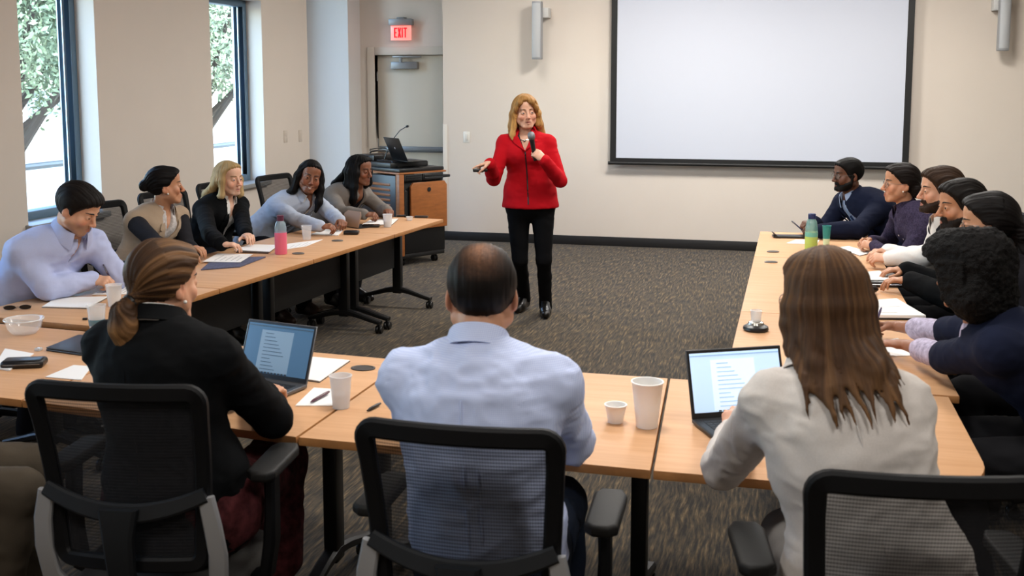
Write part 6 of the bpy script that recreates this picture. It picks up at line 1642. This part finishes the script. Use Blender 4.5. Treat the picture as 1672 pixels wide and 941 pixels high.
MB().box((-.05, -.014, -.010), (.05, .014, .010), .006, 3).build('body', M_BLKPL, ck); MB().box((.01, -.006, .010), (.03, .006, .012), .001).build('button', mat('grey_button', '#5a5b5e', .5), ck)

# ------------------------------------------------------------------ lectern
LC = atz(654, 437, 0.0); la_ = math.radians(58)
lec = empty('lectern', (LC[0], LC[1], 0), la_); tag(lec, 'black and orange-wood rolling lectern with a fold-down wooden shelf in the corner', 'lectern')
# local: x runs along the right-hand face away from the near corner, y along the left-hand face; both faces visible
LW, LD, LH = .53, .78, .93
M_LBLK = mat('lectern_black', '#0f1012', .45); M_LWOOD = mat('lectern_wood', '#94582a', .45, noise=.18, nscale=3.5, stretch=(3, 3, 14), coord='Object'); M_LDARK = mat('lectern_bay', '#060607', .8)
MB().box((.02, .02, .09), (LW, LD, .80), .006).build('cabinet', M_LDARK, lec)
MB().box((0, 0, .075), (LW, LD, .115), .006).build('plinth', M_LBLK, lec)
MB().box((-.012, -.012, .10), (.045, .045, .865), .006).build('corner_post', M_LWOOD, lec)
dp = MB().box((.0, .06, .12), (.022, LD-.02, .835), .005).build('vented_panel', mat('lectern_navy', '#141a22', .4), lec)
for k in range(9): MB().box((-.004, .14, .36+k*.047), (.004, .44, .384+k*.047), .003).build('vent_slat', M_LWOOD, dp)
MB().lathe([(.004, 0), (.011, 0), (.011, .006), (.004, .007)], 16, T4((-.001, .12, .30), 0, 0, -math.pi/2)).build('lock', M_CHROME, dp)
MB().box((-.015, -.015, .850), (LW+.015, LD+.02, .866), .004).build('trim_band', M_LWOOD, lec)
MB().box((.0, .0, .868), (LW, LD, .90), .006).build('deck', M_LBLK, lec)
MB().box((.02, .16, .90), (LW-.06, LD-.04, .945), .006).build('raised_deck', M_LBLK, lec)
bay = MB().box((.05, -.008, .785), (.26, .012, .845), .004).build('drawer_front', M_LBLK, lec)
for k in range(3): MB().box((.07, -.012, .793+k*.017), (.24, -.006, .803+k*.017), .002).build('vent_slot', M_LDARK, bay)
rk = MB().box((.27, -.008, .785), (.51, .012, .845), .004).build('equipment_panel', M_LBLK, lec)
for k in range(2): MB().box((.285, -.014, .791+k*.027), (.50, -.006, .812+k*.027), .003).build('equipment_unit', mat('rack_unit', '#1d1f22', .4), rk)
sh = MB().prism([(.10, .34), (.53, .34), (.53, .735), (.50, .77), (.13, .77), (.10, .735)], 0, .026, .005, 3, mat4=Matrix.Translation((0, -.016, 0)) @ Matrix.Rotation(math.pi/2, 4, 'X')).build('folding_shelf', M_LWOOD, lec)
MB().lathe([(.003, 0), (.021, 0), (.021, .004), (.003, .005)], 20, Matrix.Translation((.31, -.043, .70)) @ Matrix.Rotation(math.pi/2, 4, 'X')).build('grommet', M_LBLK, sh)
MB().box((.05, -.004, .115), (LW, .02, .70), .003).build('rack_door', mat('rack_door', '#151618', .25), lec)
MB().box((LW-.01, .05, .79), (LW+.12, .20, .815), .006).box((LW-.01, .08, .765), (LW+.05, .17, .79), .004).build('side_tray', M_LBLK, lec)
for x, y in ((.07, .07), (LW-.07, .07), (.07, LD-.07), (LW-.07, LD-.07)): caster(lec, x, y, .08, r=.032)
inv = Matrix.Translation((LC[0], LC[1], 0)) @ Matrix.Rotation(la_, 4, 'Z')
def lw(x, y, z): return tuple(inv @ Vector((x, y, z)))
# laptop on the lectern, its lid towards the room
lp_ = laptop(lw(.17, .20, .95), 228, .30, .20, .235, 24, None, M_BLKPL, 'black laptop standing open on the lectern', logo=mat('laptop_logo', '#a9acb0', .3), z=.948)
ab = empty('presentation_box', lw(.24, .61, .946), la_); tag(ab, 'black control box on the lectern behind the microphone stem', 'control box')
MB().box((-.16, -.12, 0), (.16, .12, .055), .008).build('body', M_BLKPL, ab); MB().box((-.165, -.08, .012), (-.158, .08, .043), .002).build('front_panel', mat('panel_smoke', '#2a2c30', .2), ab)
for k in range(4): MB().lathe([(.004, 0), (.009, 0), (.008, .006), (.003, .007)], 14, T4((-.165, -.06+k*.04, .027), 0, 0, -math.pi/2)).build('knob', M_STEEL, ab)
g0 = Vector(lw(.15, .42, .946)); gt = Vector(aty(667, 206, g0.y+.0))
gm = empty('gooseneck_microphone', g0); tag(gm, 'thin black gooseneck microphone rising from the lectern', 'microphone')
d = gt-g0
MB().lathe([(.03, 0), (.032, .004), (.026, .014), (.01, .018)], 20).build('base', M_BLKPL, gm)
pts = [(0, 0, .01), (d.x*.12, d.y*.12, d.z*.28), (d.x*.36, d.y*.36, d.z*.62), (d.x*.66, d.y*.66, d.z*.88), (d.x*.92, d.y*.92, d.z*.985)]
MB().tube(pts, [.0055, .0045, .004, .004, .004], 8).build('gooseneck', M_BLKPL, gm)
MB().tube([(d.x*.90, d.y*.90, d.z*.98), (d.x*.96, d.y*.96, d.z*.995), tuple(d)], [.009, .013, .009], 12).build('capsule', M_BLKPL, gm)
for k, (lb, off) in enumerate((('black cable loop on top of the control box', 0), ('black cable trailing across the lectern towards the laptop', 1))):
    if off == 0: pts = [lw(.24+.10*math.cos(t)+.02*math.sin(3*t), .62+.09*math.sin(t), 1.010+.012*math.sin(2*t)+.004*t) for t in np.linspace(0, 9.5, 40)]
    else: pts = [lw(.08+.02*math.sin(t*3), .44-.32*t, .956 if t < .62 else .956-.046*min(1, (t-.62)*6)) for t in np.linspace(0, 1, 20)]
    tag(MB().tube(pts, .006, 6).build('cable', M_BLKPL), lb, 'cable')
